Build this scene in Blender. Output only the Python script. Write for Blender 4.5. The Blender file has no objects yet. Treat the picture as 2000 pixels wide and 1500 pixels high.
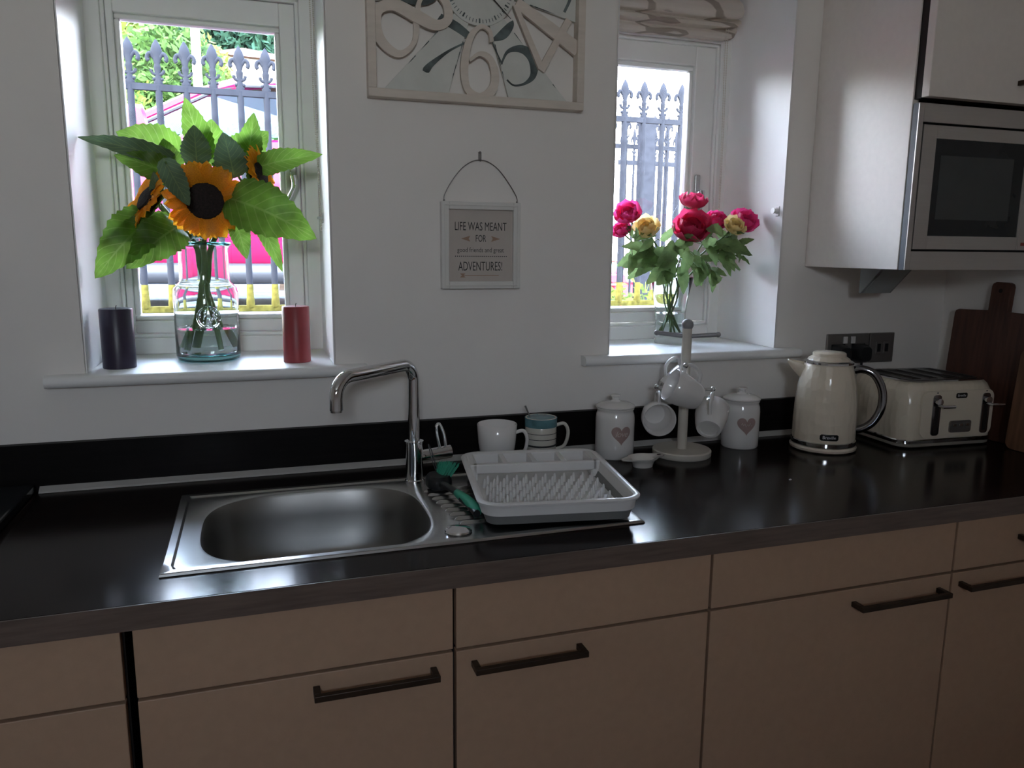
import bpy, bmesh, math, random
from mathutils import Vector, Matrix, Quaternion

random.seed(7)
S = bpy.context.scene
C = S.collection
PI = math.pi

# ------------------------------------------------------------------ camera
cam_d = bpy.data.cameras.new('camera')
cam_d.sensor_width = 36.0
cam_d.lens = 1507.86 / 2000.0 * 36.0
cam_d.clip_start = 0.05
cam = bpy.data.objects.new('camera', cam_d)
C.objects.link(cam)
def _cam_basis(yaw, pitch, roll):
    f = Vector((math.sin(yaw) * math.cos(pitch), math.cos(yaw) * math.cos(pitch), -math.sin(pitch)))
    r = Vector((math.cos(yaw), -math.sin(yaw), 0))
    u = r.cross(f)
    return r * math.cos(roll) + u * math.sin(roll), -r * math.sin(roll) + u * math.cos(roll), f
_r, _u, _f = _cam_basis(0.3210, 0.1727, 0.0090)
CAM = Vector((-0.154, -1.830, 1.4262))
cam.matrix_world = Matrix(((_r.x, _u.x, -_f.x, CAM.x), (_r.y, _u.y, -_f.y, CAM.y), (_r.z, _u.z, -_f.z, CAM.z), (0, 0, 0, 1)))
S.camera = cam

# ------------------------------------------------------------------ world, sun, exposure
S.view_settings.view_transform = 'Standard'
S.view_settings.look = 'None'
S.view_settings.gamma = 1.0
S.view_settings.use_curve_mapping = False
S.view_settings.exposure = 3.85
S.cycles.use_denoising = True
S.cycles.max_bounces = 14
S.cycles.diffuse_bounces = 8
S.cycles.transparent_max_bounces = 24
S.cycles.transmission_bounces = 12
S.cycles.caustics_reflective = False
S.cycles.sample_clamp_indirect = 12.0
SKY = 3.6
w = bpy.data.worlds.new('sky'); S.world = w; w.use_nodes = True
nt = w.node_tree; nt.nodes.clear()
# bright hazy summer sky: white towards the horizon, pale blue overhead
tcw = nt.nodes.new('ShaderNodeTexCoord'); sep = nt.nodes.new('ShaderNodeSeparateXYZ'); rmp = nt.nodes.new('ShaderNodeValToRGB')
rmp.color_ramp.elements[0].position = 0.0; rmp.color_ramp.elements[0].color = (0.95, 0.97, 1.0, 1)
rmp.color_ramp.elements[1].position = 0.9; rmp.color_ramp.elements[1].color = (0.36, 0.55, 0.95, 1)
bg = nt.nodes.new('ShaderNodeBackground'); bg.inputs['Strength'].default_value = SKY
wo = nt.nodes.new('ShaderNodeOutputWorld')
nt.links.new(tcw.outputs['Generated'], sep.inputs[0]); nt.links.new(sep.outputs['Z'], rmp.inputs[0])
nt.links.new(rmp.outputs[0], bg.inputs[0]); nt.links.new(bg.outputs[0], wo.inputs[0])
sd = bpy.data.lights.new('sun', 'SUN'); sd.energy = 3.0; sd.angle = math.radians(1.0); sd.color = (1.0, 0.93, 0.82)
sun = bpy.data.objects.new('sun', sd); C.objects.link(sun)
sun.rotation_euler = Vector((0.50, 0.50, -0.78)).to_track_quat('-Z', 'Y').to_euler()
def portal(name, loc, rot, sx, sz):
    d = bpy.data.lights.new(name, 'AREA'); d.shape = 'RECTANGLE'; d.size = sx; d.size_y = sz
    d.cycles.is_portal = True
    o = bpy.data.objects.new(name, d); C.objects.link(o); o.location = loc; o.rotation_euler = rot
    return o
portal('sky_portal', (-0.245, 0.40, 1.60), (-PI / 2, 0, 0), 0.40, 0.78)
portal('sky_portal', (0.94, 0.40, 1.60), (-PI / 2, 0, 0), 0.40, 0.78)
portal('sky_portal', (-0.475, -3.52, 1.96), (PI / 2, 0, 0), 0.55, 0.48)

# ------------------------------------------------------------------ materials
MATS = {}
def mat(name, col, rough=0.5, metal=0.0, var=0.05, scale=18.0, bump=0.0, bscale=None, coat=0.0, spec=0.5, trans=0.0, ior=1.45, transl=0.0, stretch=None, col2=None, detail=3.0):
    if name in MATS: return MATS[name]
    m = bpy.data.materials.new(name); m.use_nodes = True
    t = m.node_tree; t.nodes.clear(); N = t.nodes.new; L = t.links.new
    out = N('ShaderNodeOutputMaterial'); p = N('ShaderNodeBsdfPrincipled')
    tc = N('ShaderNodeTexCoord'); mp = N('ShaderNodeMapping'); nz = N('ShaderNodeTexNoise')
    if stretch: mp.inputs['Scale'].default_value = stretch
    nz.inputs['Scale'].default_value = scale; nz.inputs['Detail'].default_value = detail
    L(tc.outputs['Object'], mp.inputs[0]); L(mp.outputs[0], nz.inputs['Vector'])
    cr = N('ShaderNodeValToRGB')
    a = [max(0, c * (1 - var)) for c in col]; b = [min(1, c * (1 + var)) for c in (col2 or col)]
    cr.color_ramp.elements[0].position = 0.3; cr.color_ramp.elements[1].position = 0.7
    cr.color_ramp.elements[0].color = (*a, 1); cr.color_ramp.elements[1].color = (*b, 1)
    L(nz.outputs[0], cr.inputs[0]); L(cr.outputs[0], p.inputs['Base Color'])
    p.inputs['Roughness'].default_value = rough; p.inputs['Metallic'].default_value = metal
    p.inputs['Specular IOR Level'].default_value = spec
    p.inputs['IOR'].default_value = ior
    p.inputs['Coat Weight'].default_value = coat; p.inputs['Coat Roughness'].default_value = 0.06
    p.inputs['Transmission Weight'].default_value = trans
    if bump:
        bm_ = N('ShaderNodeBump'); bm_.inputs['Strength'].default_value = bump; bm_.inputs['Distance'].default_value = 0.002
        nb = nz
        if bscale:
            nb = N('ShaderNodeTexNoise'); nb.inputs['Scale'].default_value = bscale; nb.inputs['Detail'].default_value = 2
            L(mp.outputs[0], nb.inputs['Vector'])
        L(nb.outputs[0], bm_.inputs['Height']); L(bm_.outputs[0], p.inputs['Normal'])
    if transl:
        tr = N('ShaderNodeBsdfTranslucent'); mx = N('ShaderNodeMixShader'); mx.inputs[0].default_value = transl
        L(cr.outputs[0], tr.inputs['Color']); L(p.outputs[0], mx.inputs[1]); L(tr.outputs[0], mx.inputs[2])
        L(mx.outputs[0], out.inputs[0])
    else:
        L(p.outputs[0], out.inputs[0])
    MATS[name] = m
    return m
def pane_mat(name, tint=(0.97, 0.985, 0.98), refl=1.0):
    m = bpy.data.materials.new(name); m.use_nodes = True
    t = m.node_tree; t.nodes.clear(); N = t.nodes.new; L = t.links.new
    out = N('ShaderNodeOutputMaterial'); tr = N('ShaderNodeBsdfTransparent'); gl = N('ShaderNodeBsdfGlossy')
    fr = N('ShaderNodeFresnel'); fr.inputs['IOR'].default_value = 1.45; mx = N('ShaderNodeMixShader')
    mu = N('ShaderNodeMath'); mu.operation = 'MULTIPLY'; mu.inputs[1].default_value = refl
    tr.inputs[0].default_value = (*tint, 1); gl.inputs['Roughness'].default_value = 0.02
    L(fr.outputs[0], mu.inputs[0]); L(mu.outputs[0], mx.inputs[0]); L(tr.outputs[0], mx.inputs[1]); L(gl.outputs[0], mx.inputs[2]); L(mx.outputs[0], out.inputs[0])
    MATS[name] = m
    return m
def quilt_mat(name, col, rough, scale):
    m = mat(name, col, rough, coat=0.4, var=0.02)
    t = m.node_tree; N = t.nodes.new; L = t.links.new
    p = [n for n in t.nodes if n.type == 'BSDF_PRINCIPLED'][0]
    tc = [n for n in t.nodes if n.type == 'TEX_COORD'][0]
    v = N('ShaderNodeTexVoronoi'); v.inputs['Scale'].default_value = scale; v.inputs['Randomness'].default_value = 0.35
    b = N('ShaderNodeBump'); b.inputs['Strength'].default_value = 0.6; b.inputs['Distance'].default_value = 0.004
    mp = N('ShaderNodeMapping'); mp.inputs['Scale'].default_value = (1, 1, 0.55)
    L(tc.outputs['Object'], mp.inputs[0]); L(mp.outputs[0], v.inputs['Vector']); L(v.outputs['Distance'], b.inputs['Height']); L(b.outputs[0], p.inputs['Normal'])
    return m

def vein_mat(m, strength=0.55, n_veins=9.0):
    t = m.node_tree; N = t.nodes.new; L = t.links.new
    p = [n for n in t.nodes if n.type == 'BSDF_PRINCIPLED'][0]; tr = [n for n in t.nodes if n.type == 'BSDF_TRANSLUCENT'][0]; cr = [n for n in t.nodes if n.type == 'VALTORGB'][0]
    uv = N('ShaderNodeUVMap'); sp = N('ShaderNodeSeparateXYZ'); L(uv.outputs[0], sp.inputs[0])
    def M(op, a, b=None):
        q = N('ShaderNodeMath'); q.operation = op
        for i, x in enumerate((a, b)):
            if x is None: continue
            if isinstance(x, (int, float)): q.inputs[i].default_value = x
            else: L(x, q.inputs[i])
        return q.outputs[0]
    off = M('ABSOLUTE', M('SUBTRACT', sp.outputs[1], 0.5))
    mid = M('LESS_THAN', off, 0.022)
    side = M('LESS_THAN', M('FRACT', M('SUBTRACT', M('MULTIPLY', sp.outputs[0], n_veins), M('MULTIPLY', off, 4.5))), 0.13)
    mask = M('MULTIPLY', M('MAXIMUM', mid, side), strength)
    mx = N('ShaderNodeMix'); mx.data_type = 'RGBA'; L(mask, mx.inputs[0]); L(cr.outputs[0], mx.inputs[6]); mx.inputs[7].default_value = (0.30, 0.40, 0.14, 1)
    L(mx.outputs[2], p.inputs['Base Color']); L(mx.outputs[2], tr.inputs['Color'])

WALL = mat('white_emulsion', (0.82, 0.79, 0.755), 0.75, var=0.015, scale=6, bump=0.06, bscale=160)
CEIL = mat('ceiling_paint', (0.80, 0.79, 0.77), 0.9, var=0.01)
FLOOR = mat('floor_boards', (0.27, 0.135, 0.065), 0.45, var=0.3, scale=5, stretch=(1, 8, 1))
WPAINT = mat('white_gloss_paint', (0.84, 0.84, 0.82), 0.3, var=0.015)
REVEAL = mat('satin_white', (0.84, 0.83, 0.82), 0.48, var=0.01, spec=0.6)
SILL = mat('sill_paint', (0.84, 0.84, 0.83), 0.42, var=0.015)
TOP = mat('dark_wood_laminate', (0.010, 0.006, 0.005), 0.17, var=0.45, scale=9, stretch=(1.2, 14, 14), spec=0.12, detail=6)
UPST = mat('upstand_laminate', (0.006, 0.005, 0.005), 0.45, spec=0.12, var=0.3, scale=9, stretch=(1.2, 14, 14))
EDGE = mat('worktop_edge_lit', (0.12, 0.088, 0.072), 0.38, var=0.2, scale=9, stretch=(1.2, 14, 14))  # lit copy of the worktop laminate, room reflection put into the colour
STRIP = mat('seal_strip', (0.42, 0.41, 0.39), 0.35, var=0.05)
CREAM_DIM = mat('cream_cabinet_dim', (0.41, 0.272, 0.180), 0.5, var=0.03, scale=60)  # cabinet cream, darkened in the colour for the weaker light low down
CREAM_LIT = mat('cream_cabinet_lit', (0.74, 0.68, 0.63), 0.40, spec=0.6, var=0.02, scale=60)  # same cabinet cream in a lighter copy, stronger light put in the colour
GAP = mat('dark_gap', (0.012, 0.008, 0.006), 0.8)
BRONZE = mat('bronze_handle', (0.05, 0.035, 0.025), 0.38, metal=0.6, var=0.2)
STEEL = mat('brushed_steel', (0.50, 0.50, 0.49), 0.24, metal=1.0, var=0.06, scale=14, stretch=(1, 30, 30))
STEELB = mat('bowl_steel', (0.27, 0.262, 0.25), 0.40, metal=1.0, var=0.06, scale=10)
CHROME = mat('chrome', (0.72, 0.73, 0.74), 0.05, metal=1.0, var=0.01)
MWSTEEL = mat('fascia_steel', (0.56, 0.53, 0.51), 0.36, metal=0.75, var=0.03, scale=12, stretch=(1, 1, 40))
BLACKGLASS = mat('black_glass', (0.016, 0.018, 0.02), 0.12, var=0.05)
DARKWIN = mat('oven_window', (0.055, 0.06, 0.06), 0.25, var=0.05)
BLACK = mat('black_plastic', (0.012, 0.013, 0.014), 0.4)
CERAM = mat('white_ceramic', (0.74, 0.72, 0.70), 0.14, var=0.015, coat=0.5)
CERAMC = mat('cream_ceramic', (0.68, 0.66, 0.62), 0.2, var=0.015, coat=0.3)
WPLAST = mat('white_plastic', (0.70, 0.69, 0.68), 0.35, var=0.02)
GPLAST = mat('grey_silicone', (0.19, 0.19, 0.185), 0.5, var=0.04)
KCREAM = quilt_mat('kettle_cream', (0.76, 0.67, 0.54), 0.22, 62)
TCREAM = mat('toaster_cream', (0.74, 0.66, 0.53), 0.28, coat=0.4, var=0.02)
BADGE = mat('badge_black', (0.012, 0.012, 0.012), 0.25)
LETTER = mat('badge_letters', (0.72, 0.72, 0.72), 0.3)
TREEW = mat('mug_tree_paint', (0.62, 0.58, 0.51), 0.5, var=0.04)
TREEG = mat('mug_tree_arm', (0.30, 0.30, 0.31), 0.35, metal=0.3)
BOARD = mat('dark_board_wood', (0.085, 0.034, 0.022), 0.5, var=0.35, scale=7, stretch=(10, 10, 1))
BOARD2 = mat('brown_board_wood', (0.16, 0.075, 0.04), 0.5, var=0.3, scale=7, stretch=(10, 10, 1))
GLASSW = pane_mat('window_glass')
GLASSV = mat('vase_glass', (0.93, 0.985, 0.98), 0.0, trans=1.0, ior=1.45, var=0.0)
GLASSA = mat('aqua_base_glass', (0.42, 0.92, 0.95), 0.0, trans=1.0, ior=1.45, var=0.0)
WATER = mat('vase_water', (0.95, 0.99, 0.985), 0.0, trans=1.0, ior=1.33, var=0.0)
LEAF = mat('sunflower_leaf', (0.13, 0.25, 0.035), 0.42, var=0.25, scale=30, bump=0.3, bscale=90, transl=0.6)
vein_mat(LEAF, 0.32)
LEAFD = mat('sunflower_leaf_grey_shaded', (0.10, 0.16, 0.085), 0.6, var=0.15, scale=30, transl=0.2)  # grey-green leaves, also leaves in shade with the shade in their colour
vein_mat(LEAFD, 0.30)
STEM = mat('green_stem', (0.12, 0.20, 0.06), 0.5, var=0.2)
PETAL = mat('sunflower_petal', (0.80, 0.30, 0.015), 0.5, var=0.2, scale=40, transl=0.4, col2=(0.92, 0.42, 0.02))
SEEDS = mat('sunflower_seeds', (0.018, 0.011, 0.010), 0.85, var=0.5, scale=240, bump=1.0, bscale=300)
RLEAF = mat('rose_leaf', (0.17, 0.26, 0.10), 0.45, var=0.25, scale=40, transl=0.5)
vein_mat(RLEAF, 0.22)
RPINK = mat('pink_rose_petal', (0.80, 0.07, 0.27), 0.5, var=0.15, scale=40, transl=0.55)
RRED = mat('deep_rose_petal', (0.66, 0.05, 0.14), 0.5, var=0.2, scale=40, transl=0.5)
RYEL = mat('yellow_rose_petal', (0.85, 0.70, 0.34), 0.5, var=0.08, scale=40, transl=0.5)
CAND1 = mat('dark_plum_wax', (0.030, 0.024, 0.045), 0.35, var=0.1)
CAND2 = mat('red_wax', (0.30, 0.045, 0.05), 0.4, var=0.08)
WICK = mat('wick', (0.05, 0.04, 0.03), 0.9)
IRON = mat('grey_iron', (0.014, 0.015, 0.019), 0.85, spec=0.03, var=0.2, scale=25)
LICHEN = mat('lichen_iron', (0.060, 0.052, 0.012), 0.95, spec=0.05, var=0.4, scale=60)
CLOCKW = mat('clock_cream', (0.66, 0.59, 0.52), 0.6, var=0.06, scale=14, stretch=(1, 1, 6))
CLOCKP = mat('clock_panel', (0.64, 0.65, 0.61), 0.65, var=0.06, scale=20)
CLOCKD = mat('clock_digit_dark', (0.10, 0.125, 0.125), 0.6, var=0.5, scale=30)
SIGNW = mat('sign_frame', (0.70, 0.69, 0.66), 0.55, var=0.03)
SIGNB = mat('sign_paper', (0.52, 0.47, 0.43), 0.8, var=0.03)
INK = mat('ink', (0.035, 0.035, 0.035), 0.8)
BROWNINK = mat('brown_ink', (0.36, 0.24, 0.17), 0.8)
HEART = mat('heart_print', (0.38, 0.27, 0.25), 0.3, var=0.05)
HEARTL = mat('heart_letters', (0.60, 0.52, 0.49), 0.3)
WIRE = mat('wire', (0.25, 0.24, 0.23), 0.4, metal=0.8)
GREEN = mat('green_bristle', (0.03, 0.30, 0.19), 0.5, var=0.15)
FABRIC = mat('blind_fabric', (0.80, 0.74, 0.68), 0.9, var=0.05, scale=200, transl=0.45)
FABPAT = mat('blind_pattern', (0.36, 0.29, 0.24), 0.9, var=0.1, transl=0.2)
BEAD = mat('bead_plastic', (0.66, 0.62, 0.55), 0.3)
GREYPLATE = mat('socket_steel', (0.30, 0.29, 0.28), 0.35, metal=0.8, var=0.05)

# ------------------------------------------------------------------ mesh helpers
class B:
    def __init__(s): s.v = []; s.f = []; s.M = Matrix.Identity(4)
    def add(s, vs, fs):
        o = len(s.v); s.v += [s.M @ Vector(v) for v in vs]; s.f += [tuple(i + o for i in f) for f in fs]; return s
    def box(s, x0, x1, y0, y1, z0, z1):
        vs = [(x, y, z) for z in (z0, z1) for y in (y0, y1) for x in (x0, x1)]
        return s.add(vs, [(0, 2, 3, 1), (4, 5, 7, 6), (0, 1, 5, 4), (2, 6, 7, 3), (0, 4, 6, 2), (1, 3, 7, 5)])
    def lathe(s, prof, seg=32, c=(0, 0, 0), close=False):
        vs = []; fs = []; n = len(prof)
        for r, z in prof:
            for k in range(seg):
                a = 2 * PI * k / seg; vs.append((c[0] + r * math.cos(a), c[1] + r * math.sin(a), c[2] + z))
        for i in range(n - 1 + (1 if close else 0)):
            j = (i + 1) % n
            for k in range(seg):
                q = (k + 1) % seg; fs.append((i * seg + k, i * seg + q, j * seg + q, j * seg + k))
        if not close:
            if prof[0][0] > 1e-6: fs.append(tuple(range(seg - 1, -1, -1)))
            if prof[-1][0] > 1e-6: fs.append(tuple((n - 1) * seg + k for k in range(seg)))
        return s.add(vs, fs)
    def tube(s, pts, rad, seg=10, caps=True, closed=False):
        pts = [Vector(p) for p in pts]; n = len(pts)
        rad = rad if isinstance(rad, (list, tuple)) else [rad] * n
        vs = []; fs = []; ref = None
        for i, p in enumerate(pts):
            if closed: t = pts[(i + 1) % n] - pts[i - 1]
            else: t = pts[min(i + 1, n - 1)] - pts[max(i - 1, 0)]
            t.normalize()
            if ref is None: ref = t.orthogonal().normalized()
            ref = (ref - t * ref.dot(t))
            ref = ref.normalized() if ref.length > 1e-6 else t.orthogonal().normalized()
            b = t.cross(ref)
            for k in range(seg):
                a = 2 * PI * k / seg; vs.append(p + (ref * math.cos(a) + b * math.sin(a)) * rad[i])
        for i in range(n if closed else n - 1):
            j = (i + 1) % n
            for k in range(seg):
                q = (k + 1) % seg; fs.append((i * seg + k, i * seg + q, j * seg + q, j * seg + k))
        if caps and not closed:
            fs.append(tuple(range(seg - 1, -1, -1))); fs.append(tuple((n - 1) * seg + k for k in range(seg)))
        return s.add(vs, fs)
    def loops(s, loops, cap0=False, cap1=False):
        n = len(loops[0]); vs = [p for l in loops for p in l]; fs = []
        for i in range(len(loops) - 1):
            for k in range(n):
                q = (k + 1) % n; fs.append((i * n + k, i * n + q, (i + 1) * n + q, (i + 1) * n + k))
        if cap0: fs.append(tuple(range(n - 1, -1, -1)))
        if cap1: fs.append(tuple((len(loops) - 1) * n + k for k in range(n)))
        return s.add(vs, fs)
    def prism(s, poly, d0, d1, axis='y'):
        def P(a, b, d): return {'y': (a, d, b), 'z': (a, b, d), 'x': (d, a, b)}[axis]
        return s.loops([[P(a, b, d0) for a, b in poly], [P(a, b, d1) for a, b in poly]], True, True)
    def ball(s, c, r, seg=12, rings=7):
        prof = [(max(0.0, r * math.sin(PI * i / rings)), -r * math.cos(PI * i / rings)) for i in range(rings + 1)]
        prof[0] = (1e-5, -r); prof[-1] = (1e-5, r)
        return s.lathe(prof, seg, c)
    def grid(s, fn, nu, nv):
        vs = [fn(i / nu, j / nv) for j in range(nv + 1) for i in range(nu + 1)]
        fs = [(j * (nu + 1) + i, j * (nu + 1) + i + 1, (j + 1) * (nu + 1) + i + 1, (j + 1) * (nu + 1) + i) for j in range(nv) for i in range(nu)]
        return s.add(vs, fs)
    def mesh(s, name, smooth=False, angle=40):
        me = bpy.data.meshes.new(name); me.from_pydata([tuple(v) for v in s.v], [], s.f); me.update()
        bm = bmesh.new(); bm.from_mesh(me); bmesh.ops.recalc_face_normals(bm, faces=bm.faces); bm.to_mesh(me); bm.free()
        if smooth:
            me.polygons.foreach_set('use_smooth', [True] * len(me.polygons)); me.set_sharp_from_angle(angle=math.radians(angle))
        return me

def obj(name, me, m, parent=None, M=None, bevel=0, kind=None, label=None):
    if isinstance(me, B): me = me.mesh(name)
    o = bpy.data.objects.new(name, me); C.objects.link(o)
    if m is not None and not me.materials: me.materials.append(m)
    if parent: o.parent = parent
    if M is not None: o.matrix_local = M
    if bevel:
        b = o.modifiers.new('bevel', 'BEVEL'); b.width = bevel; b.segments = 2; b.limit_method = 'ANGLE'
    if kind: o['kind'] = kind
    if label: o['label'] = label
    return o
def part(name, b, m, parent, smooth=False, bevel=0, label=None, angle=40, kind=None):
    return obj(name, b.mesh(name, smooth, angle), m, parent, bevel=bevel, label=label, kind=kind)
def tag(o, label, cat, group=None):
    o['label'] = label; o['category'] = cat
    if group: o['group'] = group
    return o
def thing(name, label, cat, loc=(0, 0, 0), rz=0, group=None):
    o = bpy.data.objects.new(name, None); C.objects.link(o); o.empty_display_size = 0.05
    o.location = loc; o.rotation_euler = (0, 0, rz)
    return tag(o, label, cat, group)
def struct(name, b, m, smooth=False, parent=None):
    o = obj(name, b.mesh(name, smooth), m, parent)
    if parent is None: o['kind'] = 'structure'
    return o
def struct_root(name, loc=(0, 0, 0)):
    o = bpy.data.objects.new(name, None); C.objects.link(o); o.location = loc; o['kind'] = 'structure'; return o
def dup(root, M=None, label=None):
    r = root.copy(); C.objects.link(r)
    if M is not None: r.matrix_world = M
    if label: r['label'] = label
    for ch in list(root.children):
        c = ch.copy(); C.objects.link(c); c.parent = r
        for g in list(ch.children):
            d = g.copy(); C.objects.link(d); d.parent = c
    return r
def frame(origin, x=None, z=None):
    """matrix with local +Z along z and local +X as near x as possible"""
    z = Vector(z).normalized(); x = Vector(x); x = (x - z * x.dot(z)).normalized(); y = z.cross(x)
    o = Vector(origin)
    return Matrix(((x.x, y.x, z.x, o.x), (x.y, y.y, z.y, o.y), (x.z, y.z, z.z, o.z), (0, 0, 0, 1)))
def rrect(x0, x1, y0, y1, r, z, n=6):
    pts = []
    for cx, cy, a0 in ((x1 - r, y1 - r, 0), (x0 + r, y1 - r, PI / 2), (x0 + r, y0 + r, PI), (x1 - r, y0 + r, 1.5 * PI)):
        for k in range(n + 1):
            a = a0 + PI / 2 * k / n; pts.append((cx + r * math.cos(a), cy + r * math.sin(a), z))
    return pts
def catmull(pts, n=8, closed=False):
    pts = [Vector(p) for p in pts]; N = len(pts); out = []
    rng = range(N if closed else N - 1)
    for i in rng:
        if closed: p0, p1, p2, p3 = pts[i - 1], pts[i], pts[(i + 1) % N], pts[(i + 2) % N]
        else: p0, p1, p2, p3 = pts[max(i - 1, 0)], pts[i], pts[i + 1], pts[min(i + 2, N - 1)]
        for k in range(n):
            t = k / n
            out.append(0.5 * ((2 * p1) + (p2 - p0) * t + (2 * p0 - 5 * p1 + 4 * p2 - p3) * t * t + (3 * p1 - p0 - 3 * p2 + p3) * t ** 3))
    if not closed: out.append(pts[-1])
    return out
def text_data(s, size=1.0, shear=0.0, space=1.0):
    cu = bpy.data.curves.new('txt', 'FONT'); cu.body = s; cu.size = size; cu.align_x = 'CENTER'; cu.align_y = 'CENTER'; cu.shear = shear; cu.space_character = space
    cu.resolution_u = 3
    o = bpy.data.objects.new('txt', cu); C.objects.link(o)
    dg = bpy.context.evaluated_depsgraph_get(); me = bpy.data.meshes.new_from_object(o.evaluated_get(dg))
    vs = [v.co.copy() for v in me.vertices]; fs = [tuple(p.vertices) for p in me.polygons]
    bpy.data.objects.remove(o); bpy.data.curves.remove(cu); bpy.data.meshes.remove(me)
    return vs, fs
def text_on(name, s, parent, m, fn, size, shear=0.0, space=1.0, sx=1.0):
    """lettering laid on a surface: fn(u, v) gives the point"""
    vs, fs = text_data(s, size, shear, space)
    me = bpy.data.meshes.new(name); me.from_pydata([tuple(fn(v.x * sx, v.y)) for v in vs], [], fs); me.update()
    return obj(name, me, m, parent)
# ------------------------------------------------------------------ room shell
XL, XR, YB, ZC = -2.1, 1.84, -3.4, 2.45
WT = 0.36                                   # thickness of the window wall
OP = [(-0.504, 0.017), (0.720, 1.238)]      # window openings
ZS, ZH = 1.130, 2.16                        # opening sill bed and head
b = B()
xs = [XL - 0.2, OP[0][0], OP[0][1], OP[1][0], OP[1][1], XR + 0.2]
for i in (0, 2, 4): b.box(xs[i], xs[i + 1], 0, WT, -0.1, ZC + 0.2)
for o in OP:
    b.box(o[0], o[1], 0, WT, -0.1, ZS); b.box(o[0], o[1], 0, WT, ZH, ZC + 0.2)
struct('wall_back', b, WALL)
struct('wall_right', B().box(XR, XR + 0.2, YB - 0.2, 0, -0.1, ZC + 0.2), WALL)
struct('wall_left', B().box(XL - 0.2, XL, YB - 0.2, 0, -0.1, ZC + 0.2), WALL)
FILLW = (-0.75, -0.2, 1.72, 2.20)                # added unseen window across the room, sized for fill light
b = B()
b.box(XL, FILLW[0], YB - 0.2, YB, -0.1, ZC + 0.2); b.box(FILLW[1], XR, YB - 0.2, YB, -0.1, ZC + 0.2)
b.box(FILLW[0], FILLW[1], YB - 0.2, YB, -0.1, FILLW[2]); b.box(FILLW[0], FILLW[1], YB - 0.2, YB, FILLW[3], ZC + 0.2)
struct('wall_front', b, WALL)
struct('ceiling', B().box(XL, XR, YB, 0, ZC, ZC + 0.2), CEIL)
fl = struct_root('floor')
struct('floor_slab', B().box(XL, XR, YB, 0, -0.1, -0.012), GAP, parent=fl)
plank = B().box(0, 1.31, 0, 0.186, -0.012, 0).mesh('plank'); plank.materials.append(FLOOR)
for j in range(18):
    for i in range(3):
        o = obj('plank', plank, None, fl); o.location = (XL + i * 1.314, YB + 0.002 + j * 0.1888, 0)

# satin painted linings of the deep reveals
for n_, (a_, c_) in enumerate(OP):
    b = B().box(a_ - 0.001, a_ + 0.003, 0.0, 0.30, 1.1575, ZH).box(c_ - 0.003, c_ + 0.001, 0.0, 0.30, 1.1575, ZH).box(a_ + 0.003, c_ - 0.003, 0.0, 0.30, ZH - 0.003, ZH + 0.001)
    struct('trim_%d' % (n_ + 1), b, REVEAL)

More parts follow.
